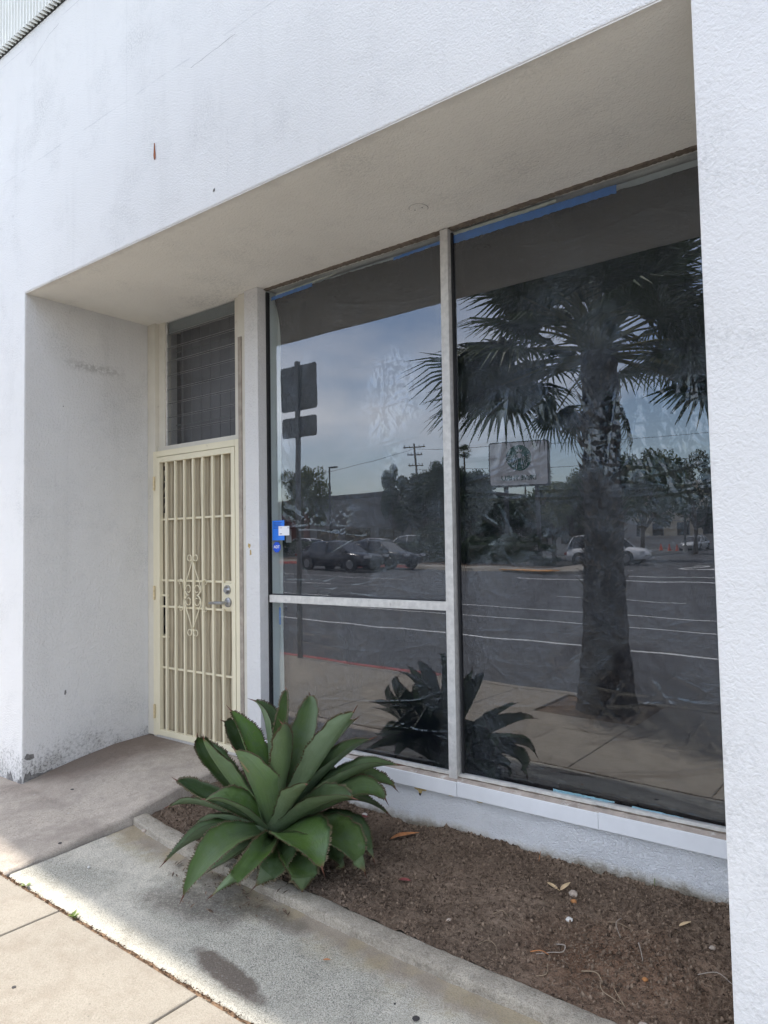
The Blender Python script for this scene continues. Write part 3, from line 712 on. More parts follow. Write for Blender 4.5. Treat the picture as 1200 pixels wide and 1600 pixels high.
# rusty fixing on the header and small cover plate on the soffit
B().prism([(1.434, 3.645), (1.431, 3.62), (1.437, 3.597), (1.444, 3.605), (1.4435, 3.63), (1.439, 3.66), (1.437, 3.69), (1.4355, 3.665)], .001, -.006).build('rust_run', MT['rust'], bd)
B().prism([(3.33, 4.38), (3.328, 4.365), (3.335, 4.35), (3.342, 4.36), (3.339, 4.385)], .001, -.005).build('rust_run', MT['rust'], bd)
B().prism([(2.704+.047*math.cos(a*PI/16), .669+.047*math.sin(a*PI/16)) for a in range(32)], H-.004, H+.001, axis='z').build('cover_plate', MT['soffit'], bd, bevel=.0015)
b = B(); n_r = 40
for k in range(n_r):
    a0, a1 = 2*PI*k/n_r, 2*PI*(k+1)/n_r; r0, r1 = .0475, .0495
    b.add([(2.704+r0*math.cos(a0), .669+r0*math.sin(a0), H-.0007), (2.704+r1*math.cos(a0), .669+r1*math.sin(a0), H-.0007), (2.704+r1*math.cos(a1), .669+r1*math.sin(a1), H-.0007), (2.704+r0*math.cos(a1), .669+r0*math.sin(a1), H-.0007)], [(0,3,2,1)])
b.build('plate_gap', MT['chipgrey'], bd)
for dx in (-.022, .022): B().prism([(2.704+dx+.003*math.cos(a*PI/4), .669+.003*math.sin(a*PI/4)) for a in range(8)], H-.0055, H-.003, axis='z').build('screw', MT['gum'], bd)

# ---- transom window over the door
tw = empty('transom_window', (0, 0, 0)); tw.parent = bd
B().box(.0035, .098, .930, 1.02, .124, H-.001).build('post', MT['trimcream'], tw, bevel=.003)
B().box(.098, .172, .962, 1.02, 2.222, H-.001).build('post', MT['trimcream'], tw, bevel=.002)
B().box(.975, 1.040, .950, 1.02, 2.222, H-.001).build('post', MT['trimcream'], tw, bevel=.003)
B().box(1.040, 1.1275, .925, 1.02, .124, H-.001).build('post', MT['trimcream'], tw, bevel=.004)
B().box(1.0415, 1.075, .918, .9245, .124, 2.9).build('stop_bead', MT['woodold'], tw, bevel=.001)
B().box(.0985, 1.0395, .952, 1.02, 2.219, 2.252).build('sill', MT['trimcream'], tw, bevel=.003)
B().box(.172, .188, .972, .985, 2.253, H-.001).build('channel', MT['alu'], tw)
B().box(.962, .975, .972, .985, 2.253, H-.001).build('channel', MT['alu'], tw)
B().box(.188, .962, .990, 1.0, 3.10, H-.001).build('head_board', MT['headgrey'], tw)
ls = B().add([(.189,-.001,-.057),(.961,-.001,-.057),(.961,.0045,-.057),(.189,.0065,-.057),(.189,-.001,.057),(.961,-.001,.057),(.961,.0065,.057),(.189,.0065,.057)],
    [(0,3,2,1),(4,5,6,7),(0,1,5,4),(1,2,6,5),(2,3,7,6),(3,0,4,7)]).build('louver_slat', MT['louver'], tw)
ls.data.materials.append(MT['clear']); ls.data.materials.append(MT['alu'])
for p in ls.data.polygons: p.material_index = 0 if p.normal.y < -.9 else (2 if abs(p.normal.z) > .9 else 1)
ls.location = (0, .978, 2.31); ls.rotation_euler = (math.radians(5), 0, 0)
for k in range(1, 9):
    c = ls.copy(); COL.objects.link(c); c.location.z = 2.31+.1045*k
gb = B().box(-.003, .003, -.003, .003, 2.23, 3.18).build('guard_bar', MT['inside'], tw); gb.location = (.27, 1.05, 0)
for k in range(1, 7): c = gb.copy(); COL.objects.link(c); c.location.x = .27+.107*k
gr = B().box(.18, .97, 1.058, 1.068, -.005, .005).build('guard_rail', MT['galv'], tw); gr.location = (0, 0, 2.42)
for z in (2.98, 2.93): c = gr.copy(); COL.objects.link(c); c.location.z = z
B().box(.1, 1.1, 1.16, 1.17, 2.2, H-.002).build('backing_board', MT['inside'], tw)

# ---- security door
dr = empty('security_door', (0, 0, 0)); dr.parent = bd
CR = MT['cream']
def dp(name, mat, x0, x1, y0, y1, z0, z1, bevel=.002): return B().box(x0, x1, y0, y1, z0, z1).build(name, mat, dr, bevel=bevel)
dp('frame_jamb', CR, .078, .118, .925, .99, .126, 2.216); dp('frame_jamb', CR, .998, 1.0385, .925, .99, .126, 2.216)
dp('frame_head', CR, .1185, .9975, .925, .99, 2.172, 2.216)
dp('stile', CR, .122, .160, .922, .955, .136, 2.168); dp('stile', CR, .957, .994, .922, .955, .136, 2.168)
dp('top_rail', CR, .1605, .9565, .922, .955, 2.128, 2.168); dp('bottom_rail', CR, .1605, .9565, .922, .955, .136, .176)
bar = B().box(-.0085, .0085, .928, .944, .1765, 2.1275).build('bar', CR, dr, bevel=.002)
bx = [.229, .336, .440, .542, .647, .756, .859]
bar.location.x = bx[0]
for x in bx[1:]: c = bar.copy(); COL.objects.link(c); c.location.x = x
for z in (1.706, 1.258, 1.067, .622): dp('cross_rail', CR, .1605, .9565, .9445, .956, z-.007, z+.007, .0015)
for z in (1.148, .845): dp('cross_rail', CR, .1605, .231, .9445, .956, z-.007, z+.007, .0015)
dp('lock_plate', CR, .852, .9565, .930, .9440, 1.075, 1.250, .002)
# buckled perforated sheet behind the bars: wavy folds shaped to give the dark shade line beside every bar
nx, nz = 900, 200
X, Z = np.meshgrid(np.linspace(.130, .965, nx), np.linspace(.15, 2.15, nz))
Yp = np.full_like(X, .962)
for i, x in enumerate([.095]+bx):
    wv = x+.032+.006*np.sin(Z*6.3+i*1.1)+.003*np.sin(Z*14+i*2.3)
    d = (X-wv); Yp += .042*np.exp(-(d/.0052)**2)+.004*np.exp(-((d-.02)/.02)**2)
Yp += (fbm(X*6, Z*2, 3, 61)-.5)*.006
hole = (X > .134) & (X < .180) & (Z > .856) & (Z < 1.137)
me = bpy.data.meshes.new('screen_sheet')
idx = np.arange(nx*nz).reshape(nz, nx); q = np.stack([idx[:-1, :-1], idx[:-1, 1:], idx[1:, 1:], idx[1:, :-1]], -1).reshape(-1, 4)
q = q[~hole[:-1, :-1].reshape(-1)]
quads(me, np.stack([X, Yp, Z], -1).reshape(-1, 3), q); me.materials.append(MT['creamsheet']); me.polygons.foreach_set('use_smooth', np.ones(len(me.polygons), bool))
link('screen_sheet', me, dr)
dp('mail_slot', MT['dark'], .121, .205, .985, .99, .85, 1.145, 0)
dp('inner_door', MT['creamsheet'], .12, .998, 1.02, 1.05, .13, 2.17, 0)
for i, ch in enumerate('722'):
    o = text_mesh('house_number', ch, .145, MT['black'], dr, .0015, .010); o.rotation_euler = (PI/2, 0, 0); o.location = (.187, .9565, 2.040-i*.118); o.scale = (.56, .95, 1)
for z in (1.975, 1.165, .30):
    b = B()
    for k in range(4): b.tube([(.100, .916, z-.05+k*.026), (.100, .916, z-.05+k*.026+.024)], .0085, 10)
    b.build('hinge', MT['brass'], dr, False)
# scrollwork
def spiral(cx, cz, r0, r1, a0, turns, sgn=1, n=22):
    return [(cx+(r0+(r1-r0)*k/n)*math.cos(a0+sgn*turns*2*PI*k/n), .924, cz+(r0+(r1-r0)*k/n)*math.sin(a0+sgn*turns*2*PI*k/n)) for k in range(n+1)]
cx0, cz0 = .542, 1.160
def scroll(pts): return B().tube(pts, .0038, 7).build('scroll', CR, dr, True)
for sx in (-1, 1):
    for sz in (-1, 1):
        # long outer rib ending in a curl at the point of the diamond
        a = [(cx0+sx*.008, cz0+sz*.235), (cx0+sx*.035, cz0+sz*.17), (cx0+sx*.065, cz0+sz*.11), (cx0+sx*.088, cz0+sz*.06), (cx0+sx*.090, cz0+sz*.03), (cx0+sx*.070, cz0+sz*.006), (cx0+sx*.046, cz0+sz*.001)]
        c = [(cx0+sx*(.034-.022*math.cos(t_*2*PI*.95)*1.0), cz0+sz*(.262+.022*math.sin(t_*2*PI*.95))) for t_ in np.linspace(0, 1, 16)]
        scroll([(x, .924, z) for x, z in [(cx0+sx*.010, cz0+sz*.235)]+c[1:]])
        scroll([(x, .924, z) for x, z in a])
        s_ = [(cx0+sx*.046+sx*(.040*(1-.62*t_))*math.sin(t_*2.2*PI)*1.0, cz0+sz*(.040-(.040*(1-.55*t_))*math.cos(t_*2.2*PI))) for t_ in np.linspace(0, 1, 24)]
        scroll([(x, .924, z) for x, z in s_])
    # C scrolls outside the diamond
    c = []
    for t_ in np.linspace(0, 1, 40):
        if t_ < .3: u = t_/.3; a = PI*(1.6-u*1.35); c.append((.034+.013*math.cos(a)+(0), .092+.020*math.sin(a)))
        elif t_ < .7: u = (t_-.3)/.4; c.append((-.0+.0, .085-.17*u))
        else: u = (t_-.7)/.3; a = -PI*(.25+u*1.35); c.append((.034+.013*math.cos(a), -.092+.020*math.sin(a)))
    P = [(.040,.075),(.050,.090),(.046,.106),(.030,.112),(.012,.106),(.002,.088),(.0,.05),(.0,-.05),(.002,-.088),(.012,-.106),(.030,-.112),(.046,-.106),(.050,-.090),(.040,-.075)]
    scroll([(cx0+sx*(.104+x), .924, cz0+z) for x, z in P])
# deadbolt and lever
b = B(); b.tube([(.910, .930, 1.206), (.910, .921, 1.206)], .031, 24); b.tube([(.910, .921, 1.206), (.910, .905, 1.206)], [.026, .017], 24); b.build('deadbolt', MT['chrome'], dr)
b = B(); b.tube([(.916, .930, 1.122), (.916, .920, 1.122), (.916, .914, 1.122)], [.033, .031, .022], 24); b.tube([(.916, .914, 1.122), (.916, .875, 1.122)], .011, 14)
b.tube([(.922, .873, 1.122), (.86, .872, 1.121), (.80, .874, 1.118), (.780, .878, 1.116)], [.011, .011, .009, .007], 12); b.build('lever_handle', MT['chrome'], dr)
dp('threshold', MT['alu'], .08, 1.036, .93, .985, .115, .1355, .001)

# ---- shop windows: frame members and panes
sf = empty('shop_window', (0, 0, 0)); sf.parent = bd
def fp(name, mat, x0, x1, y0, y1, z0, z1, bevel=.002): return B().box(x0, x1, y0, y1, z0, z1).build(name, mat, sf, bevel=bevel)
fp('gasket', MT['alu_dark'], 1.2575, 1.268, .972, 1.0, .262, 3.17, 0)
mu = B(); mu.add([(2.637,.944,.262),(2.686,.944,.262),(2.686,1.004,.262),(2.637,1.004,.262),(2.650,.944,3.182),(2.699,.944,3.182),(2.699,1.004,3.182),(2.650,1.004,3.182)],
    [(0,3,2,1),(4,5,6,7),(0,1,5,4),(1,2,6,5),(2,3,7,6),(3,0,4,7)]).build('mullion', MT['alu'], sf, bevel=.002)
fp('gasket', MT['alu_dark'], 2.6995, 2.709, .974, 1.0, .292, 3.165, 0)
fp('mid_rail', MT['alu'], 1.286, 2.640, .955, 1.0, 1.134, 1.181)
fp('mid_rail_bead', MT['alu_dark'], 1.286, 2.639, .976, 1.0, 1.1815, 1.187, 0)
for a, c in ((1.285, 2.636), (2.687, 4.203)):
    fp('bottom_rail', MT['alu'], a, c, .968, 1.0, .2625, .289); fp('rail_bead', MT['trimcream'], a, c, .962, .9675, .264, .277, .001)
# head: ragged brown sealant under the soffit
xx = np.linspace(1.257, 4.203, 260); b = B(); vs = []; fs = []
for x in xx:
    r1 = random.random()*.006; vs += [(x, .958-r1, H-.0005), (x, .960-r1*1.2, H-.006-r1*.8), (x, .985, H-.008-r1*.8-.002*math.sin(x*3)), (x, .992, H-.0005)]
for i in range(len(xx)-1):
    for k in range(3): fs.append((4*i+k, 4*i+4+k, 4*i+5+k, 4*i+1+k))
b.add(vs, fs); b.build('head_sealant', MT['putty'], sf)
def pane(x0, x1, z0, z1):
    o = B().box(x0, x1, .985, .991, z0, z1).build('pane', MT['glass'], sf); o.data.materials.append(MT['clear'])
    for p in o.data.polygons: p.material_index = 0 if p.normal.y < -.9 else 1
    return o
pane(1.268, 2.655, 1.181, 3.175); pane(1.268, 2.642, .288, 1.134); pane(2.684, 4.203, .288, 3.175)
# inner jambs seen through the edge of the glass
fp('inner_jamb', MT['jamb'], 1.256, 1.420, 1.075, 1.12, .25, 3.18, 0)
fp('inner_jamb', MT['jamb'], 1.2565, 1.266, 1.001, 1.075, .25, 3.18, 0)
fp('inner_head', MT['jamb'], 1.268, 4.203, 1.064, 1.074, 3.085, 3.18, 0)
fp('inner_sill', MT['jamb'], 1.268, 4.203, 1.002, 1.35, .24, .262, 0)
fp('inner_post', MT['inside'], 2.630, 2.698, 1.05, 1.12, .263, 3.084, 0)

# ------------------------------------------------------------------ black plastic sheets taped inside the glass
def film(name, x0, x1, z0, z1, seed, label, topcurve=0, step=.0045):
    nx, nz = int((x1-x0)/step), int((z1-z0)/step)
    X, Z = np.meshgrid(np.linspace(x0, x1, nx), np.linspace(z0, z1, nz))
    r = np.random.default_rng(seed)
    U_, V_ = X.copy(), Z.copy()
    warp = (fbm(X*1.3, Z*1.3, 3, seed)-.5)
    h = np.zeros_like(X)
    # long nearly horizontal creases
    for k in range(34):
        zc = r.uniform(z0+.05, z1-.1); sl = r.normal(0, .09); sag = r.uniform(-.03, .08); xm = (x0+x1)/2
        d = Z-(zc+sl*(X-xm)+sag*((X-xm)/(x1-x0)*2)**2+warp*.16)
        amp = r.uniform(.0018, .0045)*np.clip(fbm(X*1.1+k*7, Z*0+k, 2, seed+k)*2.6-.8, 0, 1); wd = r.uniform(.004, .007)
        h += amp*np.exp(-np.abs(d)/wd)
    for k in range(150):      # short diagonal creases
        xc, zc = r.uniform(x0, x1), r.uniform(z0, z1); an = r.choice([-1, 1])*r.uniform(.1, 1.2); L_ = r.uniform(.06, .25)
        u = (X-xc)*math.cos(an)+(Z-zc)*math.sin(an); d = -(X-xc)*math.sin(an)+(Z-zc)*math.cos(an)+.6*u*u*r.uniform(-1, 1)
        h += r.uniform(.0012, .0038)*np.clip(1-(u/L_)**2, 0, 1)*np.exp(-np.abs(d)/r.uniform(.004, .007))
    # vertical gathers hanging from the taped top
    for k in range(12):
        xc = r.uniform(x0, x1); d = X-(xc+.05*np.sin(Z*r.uniform(1, 2)+k)+warp*.25); wd = r.uniform(.010, .030)
        amp = r.uniform(.003, .009)*np.clip((Z-(z0+(z1-z0)*r.uniform(.15, .65)))/.8, 0, 1); h += amp*np.exp(-np.abs(d)/wd)
    # crumpled facets: folds with flat sides, a few centimetres across, in patches
    mask = np.clip((fbm(X*1.5, Z*1.1, 3, seed+40)-.42)*5, 0, 1)*np.interp(Z, [.6, 1.5], [.35, 1])
    wx_, wz_ = fbm(X*4, Z*3, 2, seed+80)-.5, fbm(X*4, Z*3, 2, seed+90)-.5
    def ridge(fx, fz, sd): return 1-np.abs(fbm(X*fx+wx_*2.2+Z*fx*.35, Z*fz+wz_*2.2, 2, sd, .45)-.5)*2
    h += mask*(.0085*ridge(15, 7, seed+50)+.0050*ridge(30, 17, seed+60)) + .004*ridge(3.2, 1.4, seed+55)
    h += .006*(fbm(X*1.5, Z*1.1, 2, seed+70)-.5)
    h *= np.where((X < 2.6) & (Z > 1.15), 1-.75*np.exp(-((Z-1.42)/.16)**2), 1)      # the sheet hangs smooth just above the rail
    h -= h.mean()
    Yf = 1.020-np.clip(h, -.03, .024)
    if topcurve: X = X-.055*np.clip((Z-(z1-.30))/.30, 0, 1)**1.6*np.clip(1-(X-x0)/.25, 0, 1)
    o = grid_obj(name, X, Yf, Z, MT['film']); return tag(o, label, 'plastic sheet', 'black plastic sheets inside the shop windows')
film('plastic_sheet', 1.343, 2.675, .268, 3.145, 131, 'wrinkled black plastic sheet hung inside the window left of the tall mullion', 1)
film('plastic_sheet', 2.68, 4.24, .268, 3.128, 262, 'wrinkled black plastic sheet hung inside the large window right of the tall mullion')

def tape(x0, x1, za, zb, th, seed, mat, label, y=.9925, taper=0):
    rd = random.Random(seed); n = int(abs(x1-x0)/.012); v = []; f = []
    for i in range(n+1):
        u = i/n; x = x0+(x1-x0)*u; zc = za+(zb-za)*u; t_ = th*(1-taper*u)*(1+.0)
        a, c = rd.uniform(-1, 1)*.0015, rd.uniform(-1, 1)*.003
        v += [(x, y, zc+a), (x, y, zc-t_-c), (x, y+.0012, zc+a), (x, y+.0012, zc-t_-c)]
    for i in range(n):
        k = 4*i; f += [(k, k+1, k+5, k+4), (k+2, k+6, k+7, k+3), (k, k+4, k+6, k+2), (k+1, k+3, k+7, k+5)]
    o = mesh_obj('tape_strip', v, f, MT[mat]); return tag(o, label, 'tape', 'tape strips along the window edges')
tape(1.292, 1.66, 3.136, 3.146, .024, 1, 'tape', 'short blue painters tape strip at the top left corner of the left window')
tape(1.33, 1.86, 3.148, 3.160, .014, 2, 'tapec', 'torn cream tape above the short blue strip at the left window corner', .9945, .5)
tape(2.30, 2.645, 3.140, 3.150, .016, 3, 'tape', 'thin blue painters tape at the top of the left window beside the mullion')
tape(2.70, 3.60, 3.156, 3.148, .046, 4, 'tape', 'long blue painters tape strip along the top of the right window', .9925, .15)
tape(2.70, 3.30, 3.172, 3.172, .022, 5, 'tapec', 'cream tape edge above the long blue strip of the right window', .9945, .4)
tape(3.20, 3.50, .302, .300, .012, 6, 'teal', 'pale teal scrap of tape along the bottom of the right window, left one', .9925, .3)
tape(3.58, 3.80, .297, .292, .010, 7, 'teal', 'pale teal scrap of tape at the bottom of the right window near the pillar', .9925, .4)
o = B().box(1.337, 1.347, .9925, .994, .99, 1.10).build('tape_strip', MT['tape']); tag(o, 'vertical blue tape at the lower left edge of the left window', 'tape', 'tape strips along the window edges')
o = B().box(1.334, 1.350, .9925, .994, .36, .50).build('tape_strip', MT['tape']); tag(o, 'vertical blue tape scrap behind the agave at the window bottom corner', 'tape', 'tape strips along the window edges')

# notices on the glass
nb = empty('window_notice', (1.291, .984, 1.531), 'bright blue paper notice stuck on the glass above the round sticker', 'notice')
B().box(0, .108, -.0015, .0, 0, .128).build('sheet', MT['blue'], nb)
b = B()
for k in range(5): b.box(.012, .085-.008*(k % 2), -.0022, -.0016, .112-k*.009, .116-k*.009)
b.build('print', MT['blued'], nb)
wc = empty('white_card', (1.350, .982, 1.561), 'small white card overlapping the blue notice on the window', 'card')
B().box(0, .096, -.0015, 0, 0, .060).build('sheet', MT['white'], wc)
for q in ((.010, .032, .048, .051), (.084, .089, .044, .056), (.010, .03, .008, .014)): B().box(q[0], q[1], -.0021, -.0016, q[2], q[3]).build('print', MT['ink'], wc)
cc = B().box(1.404, 1.452, .9925, .9937, 1.515, 1.60).build('card_backing', MT['galv']); tag(cc, 'grey curled scrap behind the white card inside the window', 'scrap')
sk = empty('security_sticker', (1.330, .984, 1.487), 'round blue security sticker reading ADT under the blue notice', 'sticker')
P = [(.036*math.cos(PI/8+a*PI/4), .036*math.sin(PI/8+a*PI/4)) for a in range(8)]
B().prism(P, 0, -.0015).build('disc', MT['blues'], sk)
o = text_mesh('print', 'ADT', .026, MT['white'], sk, .0004, .0006); o.rotation_euler = (PI/2, 0, 0); o.location = (0, -.0022, .001)

# ------------------------------------------------------------------ agave
AG = Vector((2.06, .24, .06))
ag = empty('agave_plant', (2.06, .24, -.02), 'large green agave with toothed leaves growing in the planter by the kerb', 'plant')
def agave_leaf(tip, mid, width, cup, roll, seed, fold=0, twist=0, bloom=0, curl=0, fresh=0):
    width *= 1.2
    rd = random.Random(seed)
    tip, mid = Vector(tip), Vector(mid)
    rad = Vector((tip.x-AG.x, tip.y-AG.y, 0)); rad = rad.normalized() if rad.length > .03 else Vector((rd.uniform(-1, 1), rd.uniform(-1, 1), 0)).normalized()
    el = math.atan2(tip.z-.1, (Vector((tip.x, tip.y, 0))-Vector((AG.x, AG.y, 0))).length)
    b0 = AG+rad*.035*math.cos(el)+Vector((0, 0, .02+.06*max(0, math.sin(el))))
    # quadratic bezier through mid at t=.5
    cpt = mid*2-(b0+tip)*.5
    nL, nW = 26, 8; V = []; side0 = Vector((-rad.y, rad.x, 0)); teeth = []; blo = []; acr = []; stri = []
    for i in range(nL+1):
        t = i/nL; p = b0*(1-t)**2+cpt*2*t*(1-t)+tip*t*t
        tan = ((cpt-b0)*2*(1-t)+(tip-cpt)*2*t).normalized()
        sd_ = side0-tan*side0.dot(tan); sd_.normalize(); nn = sd_.cross(tan)*1.0
        if nn.z < 0 and abs(tan.z) < .9: nn = -nn
        if abs(tan.z) >= .9: nn = -rad if nn.dot(-rad) > 0 else nn
        a = roll+twist*(t-.3); M_ = Matrix.Rotation(a, 3, tan); sd_ = M_ @ sd_; nn = M_ @ nn
        if nn.dot(-rad*max(.15, tan.z)+Vector((0, 0, 1))*(1-abs(tan.z)+.1)) < 0: nn = -nn
        # width: narrow neck, widest beyond the middle, quick taper to the spine
        wt = width*.5*np.interp(t, [0, .10, .22, .38, .50, .64, .78, .90, .96, 1.0], [.66, .62, .74, .97, 1.0, .86, .58, .27, .12, .02])
        th = np.interp(t, [0, .2, .6, 1], [.030, .018, .009, .003])
        cu = cup*np.interp(t, [0, .4, .8, 1], [.9, 1.0, .85, .6])
        wav = .006*math.sin(t*13+seed)*t; wt *= 1+.035*math.sin(t*46+seed*2)+.03*math.sin(t*23+seed)
        for sgn in (1, -1):           # upper then lower skin
            for j in range(nW+1):
                u = j/nW*2-1; au = abs(u)
                lift = 1.35*cu*(au**(1.15 if fold else 1.6))*wt + wav*au*au + curl*max(0, t-.6)*wt*au*au*3
                x_ = u*wt*(math.cos(cu*.55*au) if not fold else 1-.35*au*fold)
                q = p+sd_*x_+nn*(lift+(0 if sgn == 1 else -th*(1-au**2)**.5-.0005))
                acr.append(u); stri.append((u, t, seed)); V.append(q); blo.append(bloom*(.5+.5*math.sin(u*2+seed))*(1 if sgn == 1 else .9) + (.55 if sgn < 0 else 0))
        for sgn in (0, nW):
            if i > 2 and i < nL:
                teeth.append((V[-(2*(nW+1)) + sgn] if True else None, tan.copy(), (sd_*(1 if sgn else -1)+nn*.3).normalized(), t))
    F = []; W = 2*(nW+1)
    for i in range(nL):
        for j in range(nW):
            a = i*W+j; F.append((a, a+1, a+W+1, a+W)); a = i*W+nW+1+j; F.append((a, a+W, a+W+1, a+1))
        a = i*W; F.append((a, a+W, a+W+nW+1, a+nW+1)); a = i*W+nW; F.append((a, a+nW+1, a+W+nW+1, a+W))
    F.append(tuple(range(0, W, 1))[:nW+1]+tuple(range(W-1, nW, -1)))
    mi = [0]*len(F); FS = [1]*len(F)
    # marginal teeth, two between stations
    vv = [tuple(q) for q in V]
    k_ = 0
    for s_ in (0, 1):
        tl = teeth[s_::2]
        for a_, b_ in zip(tl[:-1], tl[1:]):
            for fr in (.0, .5):
                P_ = Vector(a_[0]).lerp(Vector(b_[0]), fr+rd.uniform(-.1, .1)); T_ = a_[1]; O_ = a_[2]; sz = rd.uniform(.007, .012)
                k = len(vv); z_ = T_.cross(O_)*.0012
                vv += [tuple(P_-T_*sz*.55-O_*.001+z_), tuple(P_+T_*sz*.75-O_*.001+z_), tuple(P_+O_*sz*1.15+T_*sz*.5), tuple(P_-O_*.001-z_)]
                F += [(k, k+1, k+2), (k+3, k+2, k+1), (k, k+2, k+3)]; mi += [1]*3; FS += [0]*3
    # terminal spine
    T_ = (tip-cpt).normalized(); k = len(vv); sl = width*.14+.016; a_ = T_.orthogonal().normalized(); b_ = T_.cross(a_)
    base = tip-T_*.010
    for q in range(5): vv.append(tuple(base+(a_*math.cos(q*2*PI/5)+b_*math.sin(q*2*PI/5))*.0045))
    vv.append(tuple(tip+T_*sl))
    for q in range(5): F.append((k+q, k+(q+1) % 5, k+5)); mi.append(2); FS.append(1)
    o = mesh_obj('leaf', vv, F, None, ag, False, [MT['agave'], MT['spinep'], MT['spine']], mi)
    o.data.polygons.foreach_set('use_smooth', [bool(s) for s in FS])
    at_ = o.data.attributes.new('bloom', 'FLOAT', 'POINT'); bl = [min(1, max(0, q)) for q in blo]+[0]*(len(vv)-len(blo)); at_.data.foreach_set('value', bl)
    at_ = o.data.attributes.new('fresh', 'FLOAT', 'POINT'); at_.data.foreach_set('value', [fresh]*len(vv))
    at_ = o.data.attributes.new('across', 'FLOAT', 'POINT'); at_.data.foreach_set('value', acr+[0]*(len(vv)-len(acr)))
    at_ = o.data.attributes.new('stria', 'FLOAT_VECTOR', 'POINT'); at_.data.foreach_set('vector', np.array(stri+[(0, 0, 0)]*(len(vv)-len(stri)), np.float32).ravel())
    o.matrix_parent_inverse = Matrix.Translation((-2.06, -.24, .02))
    return o
#        tip                    mid                   width cup roll fold twist bloom curl
LEAVES = [
 ((2.11,.29,.775), (2.12,.27,.605), .085, .7, .9, 1, 0, .2, 0),
 ((2.00,.57,.690), (2.084,.44,.524), .115, .35, .1, 0, .3, .75, 0),
 ((2.48,.37,.700), (2.367,.32,.523), .130, .75, -.5, 1, .2, .5, 0),
 ((2.250,.12,.660), (2.215,.17,.500), .095, .55, .2, 0, 0, .25, 0),
 ((1.913,.25,.705), (1.985,.28,.545), .145, .6, .25, 1, .2, .65, 0),
 ((1.791,.20,.650), (1.905,.22,.475), .160, .5, -.2, 1, 0, .05, 0),
 ((1.582,.15,.500), (1.655,.20,.350), .125, .45, -.3, 0, 0, .0, 0),
 ((1.710,.22,.580), (1.780,.28,.440), .135, .4, -.1, 0, 0, .0, 0),
 ((1.800,.02,.548), (1.835,.10,.390), .135, .45, .3, 0, 0, .1, 0),
 ((1.997,.05,.515), (2.045,.11,.370), .195, .45, .2, 0, 0, .1, 0),
 ((1.535,.05,.290), (1.700,.12,.215), .105, .8, -.7, 1, 0, .1, .4),
 ((1.419,.08,.120), (1.630,.18,.145), .105, .35, .3, 0, 0, .9, 0),
 ((1.827,.0,.262), (1.985,.06,.255), .125, .5, -.2, 0, 0, .3, 0),
 ((1.700,-.01,.075), (1.830,.10,.130), .115, .4, .3, 0, 0, .9, 0),
 ((1.815,-.22,.035), (1.900,-.02,.125), .125, .5, .2, 0, 0, .5, 0),
 ((2.070,-.31,-.02), (2.085,-.10,.135), .130, .45, -.35, 0, 0, .55, .2),
 ((2.020,-.17,.01), (2.075,.0,.076), .13, .4, .0, 0, 0, .4, 0),
 ((2.180,-.245,-.01), (2.285,-.08,.125), .115, .5, -.45, 1, -.3, .2, .6),
 ((2.273,-.075,-.005), (2.300,.04,.110), .165, .3, .0, 0, 0, .0, 0),
 ((2.623,-.02,.140), (2.445,.05,.205), .200, .30, .15, 0, 0, .0, .2),
 ((2.670,.20,.060), (2.500,.18,.185), .185, .28, .1, 0, 0, .0, .1),
 ((2.560,.40,.020), (2.402,.36,.150), .150, .3, .1, 0, 0, .05, 0),
 ((2.600,.45,.285), (2.450,.38,.300), .140, .4, .3, 0, 0, .25, 0),
 ((2.520,.63,.275), (2.360,.50,.304), .110, .5, .4, 0, 0, .2, 0),
 ((2.680,.12,.400), (2.470,.15,.330), .145, .5, .35, 1, 0, .2, .3),
 ((2.500,.02,.452), (2.352,.10,.350), .095, .5, .1, 0, 0, .6, 0),
 ((2.455,.03,-.02), (2.400,.07,.075), .14, .3, 0, 0, 0, .0, 0),
 ((2.010,.36,.500), (2.045,.32,.38), .085, .6, 0, 0, 0, .1, 0),
 ((2.476,.28,.000), (2.396,.25,.070), .13, .3, 0, 0, 0, .0, 0),
 ((2.14,.24,.62), (2.10,.25,.42), .05, .9, .5, 1, 0, .4, 0),
 ((1.75,.50,.42), (1.90,.40,.33), .13, .4, 0, 0, 0, .2, 0),
 ((1.72,.62,.16), (1.90,.46,.20), .13, .4, 0, 0, 0, .2, 0),
 ((2.10,.78,.22), (2.08,.55,.27), .13, .4, 0, 0, 0, .2, 0),
 ((2.40,.72,.10), (2.25,.52,.20), .13, .4, 0, 0, 0, .2, 0),
 ((2.18,.74,.55), (2.14,.50,.40), .15, .45, 0, 0, 0, .4, 0),
 ((1.84,.66,.50), (1.93,.47,.38), .15, .45, 0, 0, 0, .4, 0),
 ((2.38,.62,.50), (2.25,.45,.38), .15, .45, 0, 0, 0, .4, 0),
 ((2.02,.82,.36), (2.04,.55,.32), .14, .45, 0, 0, 0, .4, 0),
 ((2.60,.56,.42), (2.38,.42,.36), .14, .45, 0, 0, 0, .4, 0),
]
for i, (tp, md, wd, cup, roll, fold, tw_, blm, crl) in enumerate(LEAVES): agave_leaf(tp, md, wd, cup, roll, i*7+3, fold, tw_, blm, crl, {3: .35, 5: .9, 8: .75, 9: .8, 12: .3, 15: .35, 17: .45, 19: .35, 25: .3}.get(i, 0))
b = B(); b.tube([(0, 0, -.02), (0, 0, .05), (0, 0, .13)], [.10, .085, .04], 14)
o = b.build('stem', MT['woodold'], ag, True)
